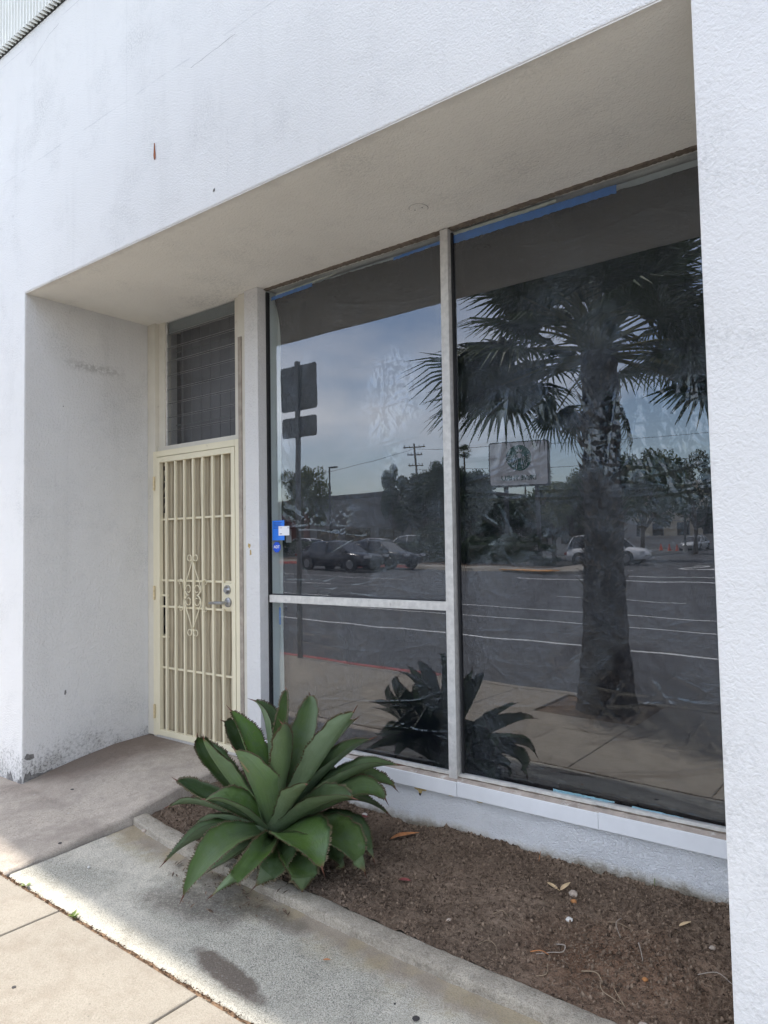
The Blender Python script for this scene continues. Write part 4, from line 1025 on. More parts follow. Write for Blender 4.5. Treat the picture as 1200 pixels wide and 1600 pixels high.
# scar mark on the big front leaf
# dead leaf litter round the base
b = B()
for k in range(160):
    a = random.uniform(PI*.95, PI*1.9); r = random.uniform(.12, .42); x, y = 2.1+r*math.cos(a)*1.1, .12+r*math.sin(a)
    z = (kz(x)-.036 if y < kout(x) else (kz(x)+.003 if y < kout(x)+.11 else soil_at(x, y)))+.003; an = random.uniform(0, PI); l = random.uniform(.008, .03)
    b.add([(x-l*math.cos(an), y-l*math.sin(an), z), (x+.2*l*math.sin(an), y-.2*l*math.cos(an), z+.004), (x+l*math.cos(an), y+l*math.sin(an), z+.002), (x-.25*l*math.sin(an), y+.2*l*math.cos(an), z)], [(0,1,2,3)])
tag(b.build('leaf_litter', MT['mulch']), kind='stuff')

# ------------------------------------------------------------------ small things on the ground
def leaf_blade(name, pts, wd, mat, label, z=None, cat='leaf', group='dead leaves lying on the soil', cup=.3):
    pts = [Vector((x, y, (soil_at(x, y) if z is None else z)+dz)) for x, y, dz in pts]; v = []; f = []; n = 10
    P = [];
    for i in range(n+1):
        t = i/n*(len(pts)-1); k = min(int(t), len(pts)-2); P.append(pts[k].lerp(pts[k+1], t-k))
    for i, p in enumerate(P):
        t = i/n; d = (P[min(n, i+1)]-P[max(0, i-1)]).normalized(); s_ = Vector((-d.y, d.x, 0)); w_ = wd*.5*max(.04, math.sin(PI*t**.8)**.8)
        v += [p-s_*w_+Vector((0,0,cup*w_)), p, p+s_*w_+Vector((0,0,cup*w_)), p-Vector((0,0,.0015))]
    for i in range(n):
        k = 4*i; f += [(k,k+1,k+5,k+4),(k+1,k+2,k+6,k+5),(k,k+4,k+7,k+3),(k+2,k+3,k+7,k+6)]
    o = mesh_obj(name, v, f, MT[mat]); return tag(o, label, cat, group)
leaf_blade('dead_leaf', [(2.435,.690,.012),(2.48,.715,.016),(2.545,.795,.010)], .05, 'deadleaf', 'orange brown dead leaf on the soil under the left window, right of the agave')
leaf_blade('dead_leaf', [(3.30,.690,.010),(3.365,.680,.008)], .022, 'tanleaf', 'tan curled leaf lying flat on the soil mid bed, near the wall')
leaf_blade('dead_leaf', [(3.365,.684,.008),(3.385,.745,.032)], .024, 'tanleaf', 'pale tan leaf standing up beside the curled one on the soil')
leaf_blade('dead_leaf', [(2.16,.78,.012),(2.19,.82,.018)], .045, 'redleaf', 'dark red dead leaf behind the agave near the low wall')
leaf_blade('dead_leaf', [(2.735,.36,.006),(2.79,.38,.010)], .03, 'redleaf', 'small dark leaf on the soil in the open middle of the bed')
leaf_blade('dead_leaf', [(3.865,.66,.01),(3.90,.70,.012)], .018, 'tanleaf', 'short pale leaf high on the soil bank near the pillar')
leaf_blade('dead_leaf', [(4.05,.72,.012),(4.11,.78,.012)], .035, 'redleaf', 'brown leaf on the soil against the pillar')
leaf_blade('dead_leaf', [(2.825,-.24,.004),(2.85,-.225,.006)], .012, 'deadleaf', 'small orange leaf scrap on the concrete strip below the kerb', kz(2.83)-.045)
leaf_blade('dead_leaf', [(3.11,-.38,.004),(3.14,-.37,.006)], .012, 'deadleaf', 'small orange leaf scrap lying near the bottom of the concrete strip', kz(3.1)-.075)
def stone(x, y, r, label, mat='stone', seed=0, z=None):
    rd = random.Random(seed); bm = bmesh.new(); bmesh.ops.create_icosphere(bm, subdivisions=2, radius=r)
    for v in bm.verts: v.co *= 1+rd.uniform(-.16, .16); v.co.z *= .65
    me = bpy.data.meshes.new('stone'); bm.to_mesh(me); bm.free(); me.materials.append(MT[mat])
    o = link('stone', me); o.location = (x, y, (soil_at(x, y) if z is None else z)+r*.3); return tag(o, label, 'stone', 'stones on the soil')
MT['orstone'] = simple('orange_stone', (.38, .17, .06), .9, var=.3, vs=60)
MT['palestone'] = simple('whitish_stone', (.62, .60, .56), .8, var=.15, vs=40)
stone(3.413,.706,.020, 'tan stone beside the two curled leaves on the soil', seed=1)
stone(3.440,.650,.013, 'small orange stone just below the tan stone on the soil', 'orstone', 2)
stone(3.484,.502,.014, 'broken pale stone alone in the middle of the soil bed', 'palestone', 3)
stone(3.925,.053,.017, 'brown stone beside the kerb near the bottom of the bed', seed=4)
stone(3.97,.058,.010, 'pebble just right of the brown stone beside the kerb', seed=5)
stone(3.107,.200,.012, 'flat brown stone in the soil near the middle of the kerb', seed=6)
stone(2.135,.855,.016, 'whitish stone by the low wall behind the agave', 'palestone', 7)
stone(4.00,.60,.012, 'rounded clod low on the soil bank beside the pillar', seed=9)
stone(3.86,.27,.010, 'reddish stone in the rusty soil patch', 'orstone', 10)
stone(1.369,-.336,.008, 'cream pebble on the concrete strip left of the agave', 'palestone', 11, -.06)
stone(1.30,.02,.014, 'brown clod on the broken left end of the planter kerb', 'stone', 12, kz(1.3)-.008)
def root(pts, r, label, mat='drywood', cat='root', sm=True):
    P = []
    pts = [Vector((x, y, soil_at(x, y)+dz)) for x, y, dz in pts]
    for i in range(len(pts)-1):
        p0 = pts[max(0, i-1)]; p1 = pts[i]; p2 = pts[i+1]; p3 = pts[min(len(pts)-1, i+2)]
        for k in range(5):
            t = k/5; P.append(.5*((2*p1)+(p2-p0)*t+(2*p0-5*p1+4*p2-p3)*t*t+(3*p1-p0-3*p2+p3)*t**3))
    P.append(pts[-1]); n = len(P)
    o = B().tube(P, [.8*r*(1-.6*i/n) for i in range(n)], 6).build('dry_root', MT[mat], None, True); return tag(o, label, cat, 'dry roots on the soil')
root([(3.650,.225,.006),(3.70,.232,.014),(3.735,.200,.010),(3.742,.165,.012),(3.765,.128,.010),(3.80,.112,.012),(3.835,.118,.006)], .0032, 'long pale wavy root on the soil near the kerb, lowest in the bed')
root([(3.845,.118,.004),(3.80,.150,.016),(3.775,.205,.01)], .0024, 'short thin root crossing the end of the long pale root')
root([(3.500,.335,.006),(3.545,.320,.018),(3.558,.270,.014),(3.530,.235,.012),(3.485,.20,.005)], .0035, 'hook shaped root on the soil left of the long pale root', 'woodold')
root([(3.46,.205,.006),(3.50,.215,.01),(3.53,.225,.006)], .003, 'short orange root end under the hook shaped root', 'deadleaf')
root([(3.775,.462,.01),(3.80,.41,.02),(3.822,.365,.006)], .003, 'straight grey twig leaning in the upper right of the bed', 'woodold', 'twig')
root([(3.62,.56,.006),(3.67,.54,.016),(3.72,.55,.006)], .0022, 'thin tan root in the open upper middle of the bed')
root([(3.66,.60,.008),(3.665,.53,.02),(3.70,.48,.008)], .0024, 'thin brown root crossing the tan one in the upper middle', 'woodold')
root([(4.0,.40,.006),(4.06,.42,.02),(4.12,.39,.012),(4.16,.43,.006)], .0024, 'thin wavy root against the pillar', 'woodold')
root([(3.54,.085,.006),(3.565,.115,.012),(3.555,.15,.018)], .0022, 'tiny forked root by the kerb left of the long pale root')
root([(3.18,.86,.004),(3.185,.875,.05)], .0022, 'reddish dry stalk standing on the soil bank by the low wall', 'deadleaf', 'stalk')
root([(3.23,.33,.004),(3.26,.36,.012),(3.30,.34,.004)], .002, 'small pale root below the middle of the bed')
root([(3.28,.13,.004),(3.30,.17,.01),(3.34,.16,.014),(3.36,.13,.004)], .002, 'pale looped root close to the kerb, left of the hook shaped root')
# weeds
def weed(x, y, z, h, n, seed, label, spread=.03, wd=.006):
    rd = random.Random(seed); e = empty('weed', (x, y, z), label, 'weed', 'little weeds')
    b = B()
    for k in range(n):
        a = rd.uniform(0, 2*PI); r = rd.uniform(.3, 1)*spread; hh = h*rd.uniform(.5, 1)
        tx, ty = r*math.cos(a), r*math.sin(a); nx_, ny_ = -math.sin(a)*wd*.5, math.cos(a)*wd*.5
        b.add([(0, 0, 0), (tx*.5+nx_, ty*.5+ny_, hh*.7), (tx, ty, hh), (tx*.5-nx_, ty*.5-ny_, hh*.7)], [(0,1,2,3)])
    b.build('foliage', MT['fern'], e); return e
weed(1.28, -.600, Zs(1.28), .012, 10, 1, 'small green sprout in the sidewalk joint near the walkway corner', .035, .010)
weed(1.72, -.612, Zs(1.72), .018, 16, 2, 'yellow green clump in the sidewalk joint, right of the small sprout', .035, .012)
weed(3.688, .925, soil_at(3.688, .92), .07, 4, 3, 'thin green grass stalks against the low wall below the right window', .03, .003)
weed(4.06, .80, soil_at(4.06, .8), .02, 5, 4, 'tiny green seedling on the soil bank beside the pillar', .02, .008)
def spot(x, y, r, label, z): 
    rd = random.Random(int(x*100)); P = [(x+r*rd.uniform(.85, 1.1)*math.cos(a*PI/8), y+r*rd.uniform(.85, 1.1)*math.sin(a*PI/8)) for a in range(16)]
    return tag(B().prism(P, z, z+.002, axis='z').build('gum_spot', MT['gum']), label, 'gum', 'flattened gum spots')
def zstrip(x, y): yo_ = kout(x)+.01; t = (y+.607)/(yo_+.607); return (-.045-.022*x)*(1-t)+(kz(x)-.038)*t+.002
spot(3.285, -.287, .013, 'black gum spot on the concrete strip near the bottom edge', zstrip(3.285, -.287))
spot(3.185, -.27, .004, 'tiny black gum spot left of the larger one on the strip', zstrip(3.185, -.27))
spot(1.03, -.30, .010, 'dark gum spot on the walkway near its planter side edge', walkz(1.03, -.30)+.001)
spot(2.01, -1.0, .008, 'dark pebble like spot on the sunlit sidewalk slab', Zs(2.01))
spot(.43, .10, .010, 'dark oval gum spot on the walkway left of centre', walkz(.43, .10)+.001)

# ------------------------------------------------------------------ across the pavement: street sign and palm (seen in the glass)
ss = empty('street_sign', (-2.16, -2.78, Zs(-2.16)), 'steel post at the red kerb carrying two blank backed sign plates', 'street sign')
B().box(-.032, .032, -.022, .022, -.02, 4.02).build('post', MT['galv'], ss, bevel=.004)
def plate(w_, h_, z, yy):
    P = []
    for cx_, cz_, a0 in ((w_/2-.04, h_/2-.04, 0), (-w_/2+.04, h_/2-.04, PI/2), (-w_/2+.04, -h_/2+.04, PI), (w_/2-.04, -h_/2+.04, 1.5*PI)):
        for k in range(5): P.append((cx_+.04*math.cos(a0+k*PI/8), z+cz_+.04*math.sin(a0+k*PI/8)))
    return B().prism(P, yy, yy-.004).build('plate', MT['galv'], ss)
plate(.68, .62, 3.66, -.025); plate(.66, .28, 3.12, -.025)

MT['bark'] = simple('palm_trunk_bark', (.085, .070, .056), .95, var=.5, vs=14, bs=26, bd=.03, obj=True)
MT['boot'] = simple('palm_leaf_base', (.17, .135, .10), .9, var=.5, vs=22)
mp2 = N('palm_leaf'); oi = mp2.n('ShaderNodeObjectInfo').outputs['Random']
c = mp2.mix(oi, (.035, .075, .025), (.075, .115, .035)); q = mp2.bsdf(c, .5, 0, .4); MT['frond'] = mp2.m
MT['frondd'] = simple('palm_leaf_dry', (.26, .20, .12), .8, var=.3, vs=9)
MT['petiole'] = simple('palm_stalk', (.16, .17, .06), .6, var=.25, vs=9)
def fan_mesh(seed, dry=False, R_=.62, ns=34):
    """a fan leaf: stalk from the origin along +x, blade of folded segments with drooping free tips"""
    rd = random.Random(seed); b = B(); L0 = .75
    b.tube([(0,0,0),(L0*.5,0,.03),(L0,0,0)], [.018,.012,.009], 6, 1)
    for k in range(ns):
        a = math.radians(-128+256*k/(ns-1)); Ls = R_*(.72+.28*math.cos(a*.6))*rd.uniform(.93, 1.05)
        w0 = R_*.040; d = Vector((math.cos(a), math.sin(a), 0)); s_ = Vector((-d.y, d.x, 0)); base = Vector((L0, 0, 0))
        dz = rd.uniform(-.03, .02)
        P = [base+d*.03, base+d*Ls*.45+Vector((0,0,.03+dz*.3)), base+d*Ls*.75+Vector((0,0,-.01+dz-.02*dry)), base+d*Ls*1.05+Vector((0,0,-.07-.10*rd.random()-.1*dry))]
        wd = [.004, w0, w0*.55, .002]; v = []
        for p, q in zip(P, wd): v += [p-s_*q, p+Vector((0,0,-q*.55)), p+s_*q]
        f = []
        for i in range(3): f += [(3*i, 3*i+1, 3*i+4, 3*i+3), (3*i+1, 3*i+2, 3*i+5, 3*i+4)]
        b.add(v, f, 0)
    o = b.build('frond', None, None, False, 0, [MT['frondd'] if dry else MT['frond'], MT['petiole']]); me = o.data; bpy.data.objects.remove(o); return me
PX, PY = 2.15, -2.50
pm = empty('palm_tree', (PX, PY, Zs(PX)), 'stout fan palm with shaggy trunk standing in the kerbside tree well', 'tree')
na, nh = 40, 110
A, Hh = np.meshgrid(np.linspace(0, 2*PI, na), np.linspace(0, 3.45, nh))
rad = np.interp(Hh, [0, .3, .8, 1.5, 2.6, 3.25], [.285, .25, .205, .180, .165, .17])
rad = rad+(fbm(A*6, Hh*9, 3, 91)-.5)*.05; rad[:, -1] = rad[:, 0]
grid_obj('trunk', rad*np.cos(A)+np.interp(Hh, [0, 3.2], [0, .02]), rad*np.sin(A), Hh-.05, MT['bark'], pm)
b = B()
for k in range(330):
    z = random.uniform(1.0, 3.2); a = random.uniform(0, 2*PI); r = np.interp(z, [1, 3.2], [.20, .175]); l = random.uniform(.05, .13); d = Vector((math.cos(a), math.sin(a), 0)); s_ = Vector((-d.y, d.x, 0))
    p = Vector((0, 0, z))+d*(r-.01); u = (d*.55+Vector((0,0,.85 if z > 2 else .5))).normalized(); w_ = random.uniform(.012, .03)
    b.add([p-s_*w_, p+s_*w_, p+u*l+s_*w_*.4, p+u*l-s_*w_*.4, p-d*.02-u*.02], [(0,1,2,3),(4,1,0),(4,0,3),(4,2,1),(4,3,2)])
tag(b.build('leaf_bases', MT['boot'], pm), kind='stuff')
fans = [fan_mesh(s) for s in (1, 2, 3)]; fdry = fan_mesh(4, True)
k_ = 0
def add_frond(az, el, droop, s=1., dry=False, zz=3.25, roll=0):
    global k_
    d = Vector((math.cos(az)*math.cos(el), math.sin(az)*math.cos(el), math.sin(el))); up = Vector((0, 0, 1))
    y_ = up.cross(d).normalized(); z_ = d.cross(y_)
    Mx = Matrix((d, y_, z_)).transposed() @ Matrix.Rotation(roll, 3, 'X') @ Matrix.Rotation(droop, 3, 'Y')
    L4 = Matrix.Translation((d.x*.12, d.y*.12, zz+d.z*.05)) @ Mx.to_4x4() @ Matrix.Scale(s, 4)
    # leaves hanging over the pavement towards the shop are cut back, as on the real tree
    for v in (fans[0].vertices[i].co for i in range(0, len(fans[0].vertices), 3)):
        p = L4 @ v; wx, wy, wz = p.x+PX-4.74, p.y+PY+2.30, p.z+Zs(PX)
        if .414*wx+.91*wy > -.06 and wz < 1.56+.72*math.hypot(wx, wy): return
    o = link('frond', fdry if dry else fans[k_ % 3], pm); k_ += 1
    o.matrix_local = L4
g = 2.399963
for i in range(66):
    u = i/65; el = math.radians(80-68*u**.9); add_frond(i*g+.3, el, math.radians(8+10*u), random.uniform(.86, 1.05), False, 3.74-.36*u, random.uniform(-.5, .5))
heart = B()
for k in range(40):
    a = random.uniform(0, 2*PI); e_ = random.uniform(.2, 1.45); l = random.uniform(.25, .6); d = Vector((math.cos(a)*math.cos(e_), math.sin(a)*math.cos(e_), math.sin(e_)))
    heart.tube([(0, 0, 3.35), tuple(Vector((0, 0, 3.5))+d*l*.5), tuple(Vector((0, 0, 3.5))+d*l)], [.07, .035, .006], 5)
tag(heart.build('crown_heart', MT['petiole'], pm), kind='stuff')
for az, el, sc in ((3.14, -3, 1.35), (3.05, 8, 1.35), (3.3, -4, 1.3), (2.95, -8, 1.15), (3.35, -6, 1.15), (3.0, 6, 1.1), (3.5, 2, 1.1), (2.8, -5, 1.1), (.1, -12, 1.0), (-.5, -14, 1.2), (-.15, -20, 1.15), (-.3, -6, 1.05), (.3, -5, 1.05)): add_frond(az, math.radians(el+4), math.radians(12), sc, False, 3.36, random.uniform(-.4, .4))
for az, el in ((3.25, -30), (3.7, -36), (.05, -50)): add_frond(az, math.radians(el), math.radians(22), .66, False, 3.30, random.uniform(-.3, .3))

# ------------------------------------------------------------------ across the street
fk = bpy.data.objects.new('far_sidewalk', None); COL.objects.link(fk); tag(fk, kind='structure')
def terr(name, x0, x1, y0, y1, dz, mat, parent=None, n=12, side=True):
    X, Y = np.meshgrid(np.linspace(x0, x1, n), np.linspace(y0, y1, n)); Z = np.vectorize(Zr)(X, Y)+dz
    if side:
        X = np.pad(X, 1, 'edge'); Y = np.pad(Y, 1, 'edge'); Z = np.pad(Z, 1, 'edge'); Z[0, :] -= .3; Z[-1, :] -= .3; Z[:, 0] -= .3; Z[:, -1] -= .3
    return grid_obj(name, X, Y, Z, mat, parent, False)
for i in range(20): terr('slab', -60+i*2.4+.01, -60+i*2.4+2.39, -28.2, -25.98, .13, MT['walk'], fk, 3)
terr('slab', -11.99, -9.6, -28.2, -25.98, .13, MT['walk'], fk, 3)
for i in range(14): terr('kerb_stone', -60+i*3.6+.01, -60+i*3.6+3.59, -25.97, -25.8, .135, MT['redkerb'] if i < 12 else MT['walk'], fk, 3)
# corner ramp and the kerb swinging into the side street
cpts = [(-9.6, -25.8), (-8.9, -26.1), (-8.4, -26.9), (-8.3, -28.5), (-8.6, -32), (-9.6, -37), (-11.5, -43), (-14.5, -50), (-19, -58), (-25, -66)]
v = []; f = []
for i, (x, y) in enumerate(cpts): v += [(x, y, Zr(x, y)-.1), (x, y, Zr(x, y)+.13), (x-2.3, y-(.2 if i > 2 else 2.2), Zr(x-2.3, y)+.135)]
for i in range(len(cpts)-1): f += [(3*i, 3*i+3, 3*i+4, 3*i+1), (3*i+1, 3*i+4, 3*i+5, 3*i+2)]
mesh_obj('corner_kerb', v, f, MT['walk'], fk)
tc_ = B()
for iy in range(2):
    for ix in range(4): tc_.box(-11.6+ix*.62, -11.0+ix*.62, -26.75+iy*.62, -26.15+iy*.62, 0, .05)
o = tc_.build('tactile_paving', MT['orange'], fk); o.location.z = Zr(-10.5, -26.4)+.095
tag(terr('parking_lot', -62, -12, -75, -30.4, .05, MT['lot'], None, 10), kind='structure')
tag(terr('planting_bed', -60, -11.0, -30.3, -28.25, .15, MT['soil'], None, 8), kind='structure')
# far pavement to the right of the side street
terr('slab', 7.5, 60, -28.2, -25.9, .13, MT['walk'], fk, 4)

# leaves for hedge and trees
def leafcloud(n, fn, s0, seed, name='crown', flat=.5):
    r = np.random.default_rng(seed); P = fn(r, n); n = len(P)
    a = r.normal(size=(n, 3)); a /= np.linalg.norm(a, axis=1)[:, None]; b_ = r.normal(size=(n, 3)); b_ -= (b_*a).sum(1)[:, None]*a; b_ /= np.linalg.norm(b_, axis=1)[:, None]
    s = s0*(.6+.8*r.random(n))[:, None]
    V = np.stack([P-a*s, P+b_*s*flat, P+a*s, P-b_*s*flat], 1).reshape(-1, 3); me = bpy.data.meshes.new(name); quads(me, V, np.arange(4*n).reshape(-1, 4)); return me
def leafmat(name, a, b):
    m = N(name); q = m.n('ShaderNodeTexWhiteNoise', noise_dimensions='3D'); sn = m.n('ShaderNodeVectorMath', operation='SNAP'); m.put(sn.inputs[0], m.pos); sn.inputs[1].default_value = (.25, .25, .25)
    m.put(q.inputs['Vector'], sn.outputs[0]); m.bsdf(m.mix(q.outputs['Value'], a, b), .6, 0, .3); return m.m
MT['lf1'] = leafmat('tree_leaf_dark', (.018, .035, .014), (.045, .075, .028)); MT['lf2'] = leafmat('tree_leaf_mid', (.035, .06, .02), (.085, .12, .045)); MT['lf3'] = leafmat('tree_leaf_pale', (.07, .10, .035), (.16, .17, .07))
MT['trunk'] = simple('tree_bark', (.10, .075, .055), .95, var=.3, vs=8)
hd = tag(link('hedge', leafcloud(26000, lambda r, n: np.stack([r.uniform(-31, -12.2, n), r.uniform(-30.1, -28.7, n), .32+1.02*r.random(n)**.8+.1*r.random(n)], 1)+np.stack([np.zeros(n), np.zeros(n), .022*(20)*np.ones(n)*0], 1), .055, 3)), 'long clipped dark hedge along the far pavement edge', 'hedge')
hd.data.materials.append(MT['lf1'])
me_ = hd.data; co = np.empty(len(me_.vertices)*3, np.float32); me_.vertices.foreach_get('co', co); co = co.reshape(-1, 3); co[:, 2] += -.022*(co[:, 0]+20)*1.0+.30; me_.vertices.foreach_set('co', co.ravel())
def clumps(cs):
    def fn(r, n):
        k = r.integers(0, len(cs), n); c = np.array(cs)[k]; d = r.normal(size=(n, 3)); d /= np.linalg.norm(d, axis=1)[:, None]; rr = (r.random(n)**.35)[:, None]*c[:, 3:4]*(.85+.3*r.random(n))[:, None]
        return c[:, :3]+d*rr*np.array([1, 1, .8])
    return fn
def tree_mesh(seed, h, rad_, tall=1., n=9000, s0=.11, nc=22):
    rd = random.Random(seed); cs = []
    for k in range(nc):
        u = rd.random(); z = h*(.34+.6*u); rr = rad_*math.sin(PI*min(1, .22+.72*u))**.6*rd.uniform(.35, 1); a = rd.uniform(0, 2*PI); cs.append((rr*math.cos(a), rr*math.sin(a), z, rad_*rd.uniform(.22, .42)))
    cr_ = leafcloud(n, clumps(cs), s0, seed)
    b = B(); b.tube([(0,0,-.3),(.05,0,h*.25),(0,.05,h*.55)], [h*.03, h*.022, h*.012], 8)
    for c in cs[:9]: b.tube([(0,0,h*.28), (c[0]*.5,c[1]*.5,(h*.28+c[2])*.52), (c[0],c[1],c[2])], [h*.013, h*.008, .01], 5)
    o = b.build('trunk', MT['trunk']); t = o.data; bpy.data.objects.remove(o); return cr_, t
TM = [tree_mesh(s, 6.0, 2.5) for s in (1, 2, 3)]
def tree(x, y, h, wd, mat, v, label, z=None):
    e = empty('tree', (x, y, Zr(x, y) if z is None else z), label, 'tree', 'trees across the street', rz=v*1.3)
    me = TM[v % 3][0]
    if len(me.materials) == 0: me.materials.append(MT['lf2'])
    c = link('crown', me, e); c.scale = (wd/2.9, wd/2.9, h/6.0); c.material_slots[0].link = 'OBJECT'; c.material_slots[0].material = MT[mat]
    t = link('trunk', TM[v % 3][1], e); t.scale = (wd/2.9, wd/2.9, h/6.0); return e
tree(-26.9, -45, 8.0, 2.0, 'lf1', 0, 'tall narrow dark tree across the street behind the white estate car')
tree(-31.3, -48, 7.0, 2.6, 'lf1', 1, 'dark rounded tree standing beside the utility pole')
tree(-28.6, -44, 6.4, 3.2, 'lf1', 2, 'broad dark tree left of the tall narrow one')
tree(-25.0, -46, 6.6, 2.6, 'lf1', 1, 'dark tree just behind the distant slim palm')
tree(-22.5, -42, 5.0, 3.2, 'lf1', 0, 'low dark tree behind the left end of the drive thru sign')
tree(-19.5, -41, 4.4, 3.4, 'lf1', 2, 'low dark tree below the drive thru sign')
tree(-16.8, -43, 5.2, 3.2, 'lf2', 1, 'mid green tree below the right end of the drive thru sign')
tree(-40.0, -42, 7.6, 2.6, 'lf3', 2, 'pale yellowish tree by the far left street sign')
tree(-14.6, -41, 5.4, 2.5, 'lf3', 0, 'pale green tree left of the fan palm trunk')
tree(-12.4, -40.5, 6.5, 2.8, 'lf2', 1, 'leafy green tree directly behind the fan palm trunk')
tree(-10.0, -41, 6.8, 2.7, 'lf2', 2, 'leafy green tree right of the fan palm trunk')
tree(-10.6, -55, 7.8, 3.3, 'lf1', 0, 'big dark tree beside the side street by the pillar edge')
tree(-8.2, -58, 7.5, 3.4, 'lf1', 1, 'second dark tree further along the side street')
tree(-36.0, -50, 7.9, 1.7, 'lf1', 0, 'small dark tree top rising over the grey building')
for i, (x, y, h, wd) in enumerate(((-17.5,-31.6,1.9,1.7),(-15.6,-31.2,1.5,1.6),(-13.9,-31.5,1.7,1.5),(-12.6,-31.0,1.4,1.4),(-18.9,-31.8,2.4,1.5))):
    e = empty('shrub', (x, y, Zr(x, y)+.1), ['dense shrub left of the drive thru sign posts','low shrub between the sign posts','dense shrub right of the sign posts','low shrub at the street corner','taller shrub at the right end of the hedge'][i], 'shrub', 'shrubs at the lot corner')
    c = link('foliage', TM[i % 3][0], e); c.scale = (wd/2.6, wd/2.6, h/4.4); c.location.z = -h*.4; c.material_slots[0].link = 'OBJECT'; c.material_slots[0].material = MT['lf1']

# slim palms far off
fanf = fans[0]
def far_palm(x, y, h, s, label, n=24):
    e = empty('palm_tree', (x, y, Zr(x, y)), label, 'tree', 'distant slim palms')
    B().tube([(0,0,-.5),(s*.3,0,h*.5),(0,0,h)], [.28*s, .2*s, .16*s], 8).build('trunk', MT['trunk'], e)
    for i in range(n):
        o = link('frond', fans[i % 3], e); el = math.radians(75-125*i/(n-1)); az = i*g; d = Vector((math.cos(az)*math.cos(el), math.sin(az)*math.cos(el), math.sin(el))); y_ = Vector((0,0,1)).cross(d).normalized(); z_ = d.cross(y_)
        o.matrix_local = Matrix.Translation((0, 0, h)) @ Matrix((d, y_, z_)).transposed().to_4x4() @ Matrix.Scale(s*1.35, 4)
    return e
far_palm(-64.6, -110, 17.0, .95, 'slim distant palm rising against the sky right of the mullion')
far_palm(-52.5, -110, 13.0, .9, 'short distant palm left of the drive thru sign')
far_palm(-46.0, -105, 11.5, .8, 'small distant palm close to the drive thru sign edge')
far_palm(-30.5, -105, 11.3, .9, 'distant palm just right of the drive thru sign')

# drive-thru sign
MT['signface'] = simple('sign_face', (.62, .60, .60), .5, var=.04, vs=2)
MT['signgreen'] = simple('sign_green', (.02, .10, .07), .5)
MT['signbox'] = simple('sign_cabinet', (.07, .07, .075), .5)
dt = empty('drive_thru_sign', (-14.15, -33.0, Zr(-14.15, -33)), 'cabinet sign on two posts with round emblem over the words DRIVE THRU', 'sign', rz=math.radians(180-16))
SZ = 6.0-Zr(-14.15, -33)
b = B(); P = []
for cx_, cz_, a0 in ((1.55, 1.10, 0), (-1.55, 1.10, PI/2), (-1.55, -1.10, PI), (1.55, -1.10, 1.5*PI)):
    for k in range(5): P.append((cx_+.14*math.cos(a0+k*PI/8), SZ+cz_+.14*math.sin(a0+k*PI/8)))
b.prism(P, -.30, .30); b.build('cabinet', MT['signbox'], dt)
P2 = [(x*.965, SZ+(z-SZ)*.95) for x, z in P]; B().prism(P2, -.302, -.32).build('face', MT['signface'], dt)
for x in (-.95, .85): B().box(x-.11, x+.11, -.1, .1, -.2, SZ-1.2).build('post', MT['signbox'], dt)
em = B().prism([(.72*math.cos(a*PI/24), SZ+.30+.72*math.sin(a*PI/24)) for a in range(48)], -.3205, -.330).build('emblem', MT['signgreen'], dt)
w_ = B(); yF, yB = -.3305, -.338
def wave(x0, x1, z0, z1, amp, wd, n=14, ph=0):
    for i in range(n):
        t0, t1 = i/n, (i+1)/n; q = lambda t: (x0+(x1-x0)*t+amp*math.sin(t*9+ph), SZ+.30+z0+(z1-z0)*t)
        (a, c), (d, e) = q(t0), q(t1); w_.prism([(a-wd, c), (a+wd, c), (d+wd, e), (d-wd, e)], yF, yB)
for s in (-1, 1):
    wave(s*.14, s*.16, .22, -.62, s*.035, .022); wave(s*.23, s*.30, .16, -.55, s*.035, .020, ph=.5); wave(s*.31, s*.42, .06, -.46, s*.03, .018, ph=1)
    for k in range(5): w_.prism([(s*.46, SZ+.30-.30+k*.11), (s*.66, SZ+.30-.22+k*.10), (s*.66, SZ+.30-.18+k*.10), (s*.46, SZ+.30-.26+k*.11)], yF, yB)
w_.prism([(.12*math.cos(a*PI/8), SZ+.30+.12+.16*math.sin(a*PI/8)) for a in range(16)], yF, yB)
w_.prism([(-.16, SZ+.62), (-.2, SZ+.80), (-.08, SZ+.72), (0, SZ+.90), (.08, SZ+.72), (.2, SZ+.80), (.16, SZ+.62)], yF, yB)
w_.build('emblem_figure', MT['signface'], em)
em.children[0].matrix_parent_inverse = Matrix.Identity(4)
o = text_mesh('lettering', 'DRIVE THRU', .36, MT['signgreen'], dt, .004, .006); o.rotation_euler = (PI/2, 0, 0); o.location = (.0, -.326, SZ-.82)

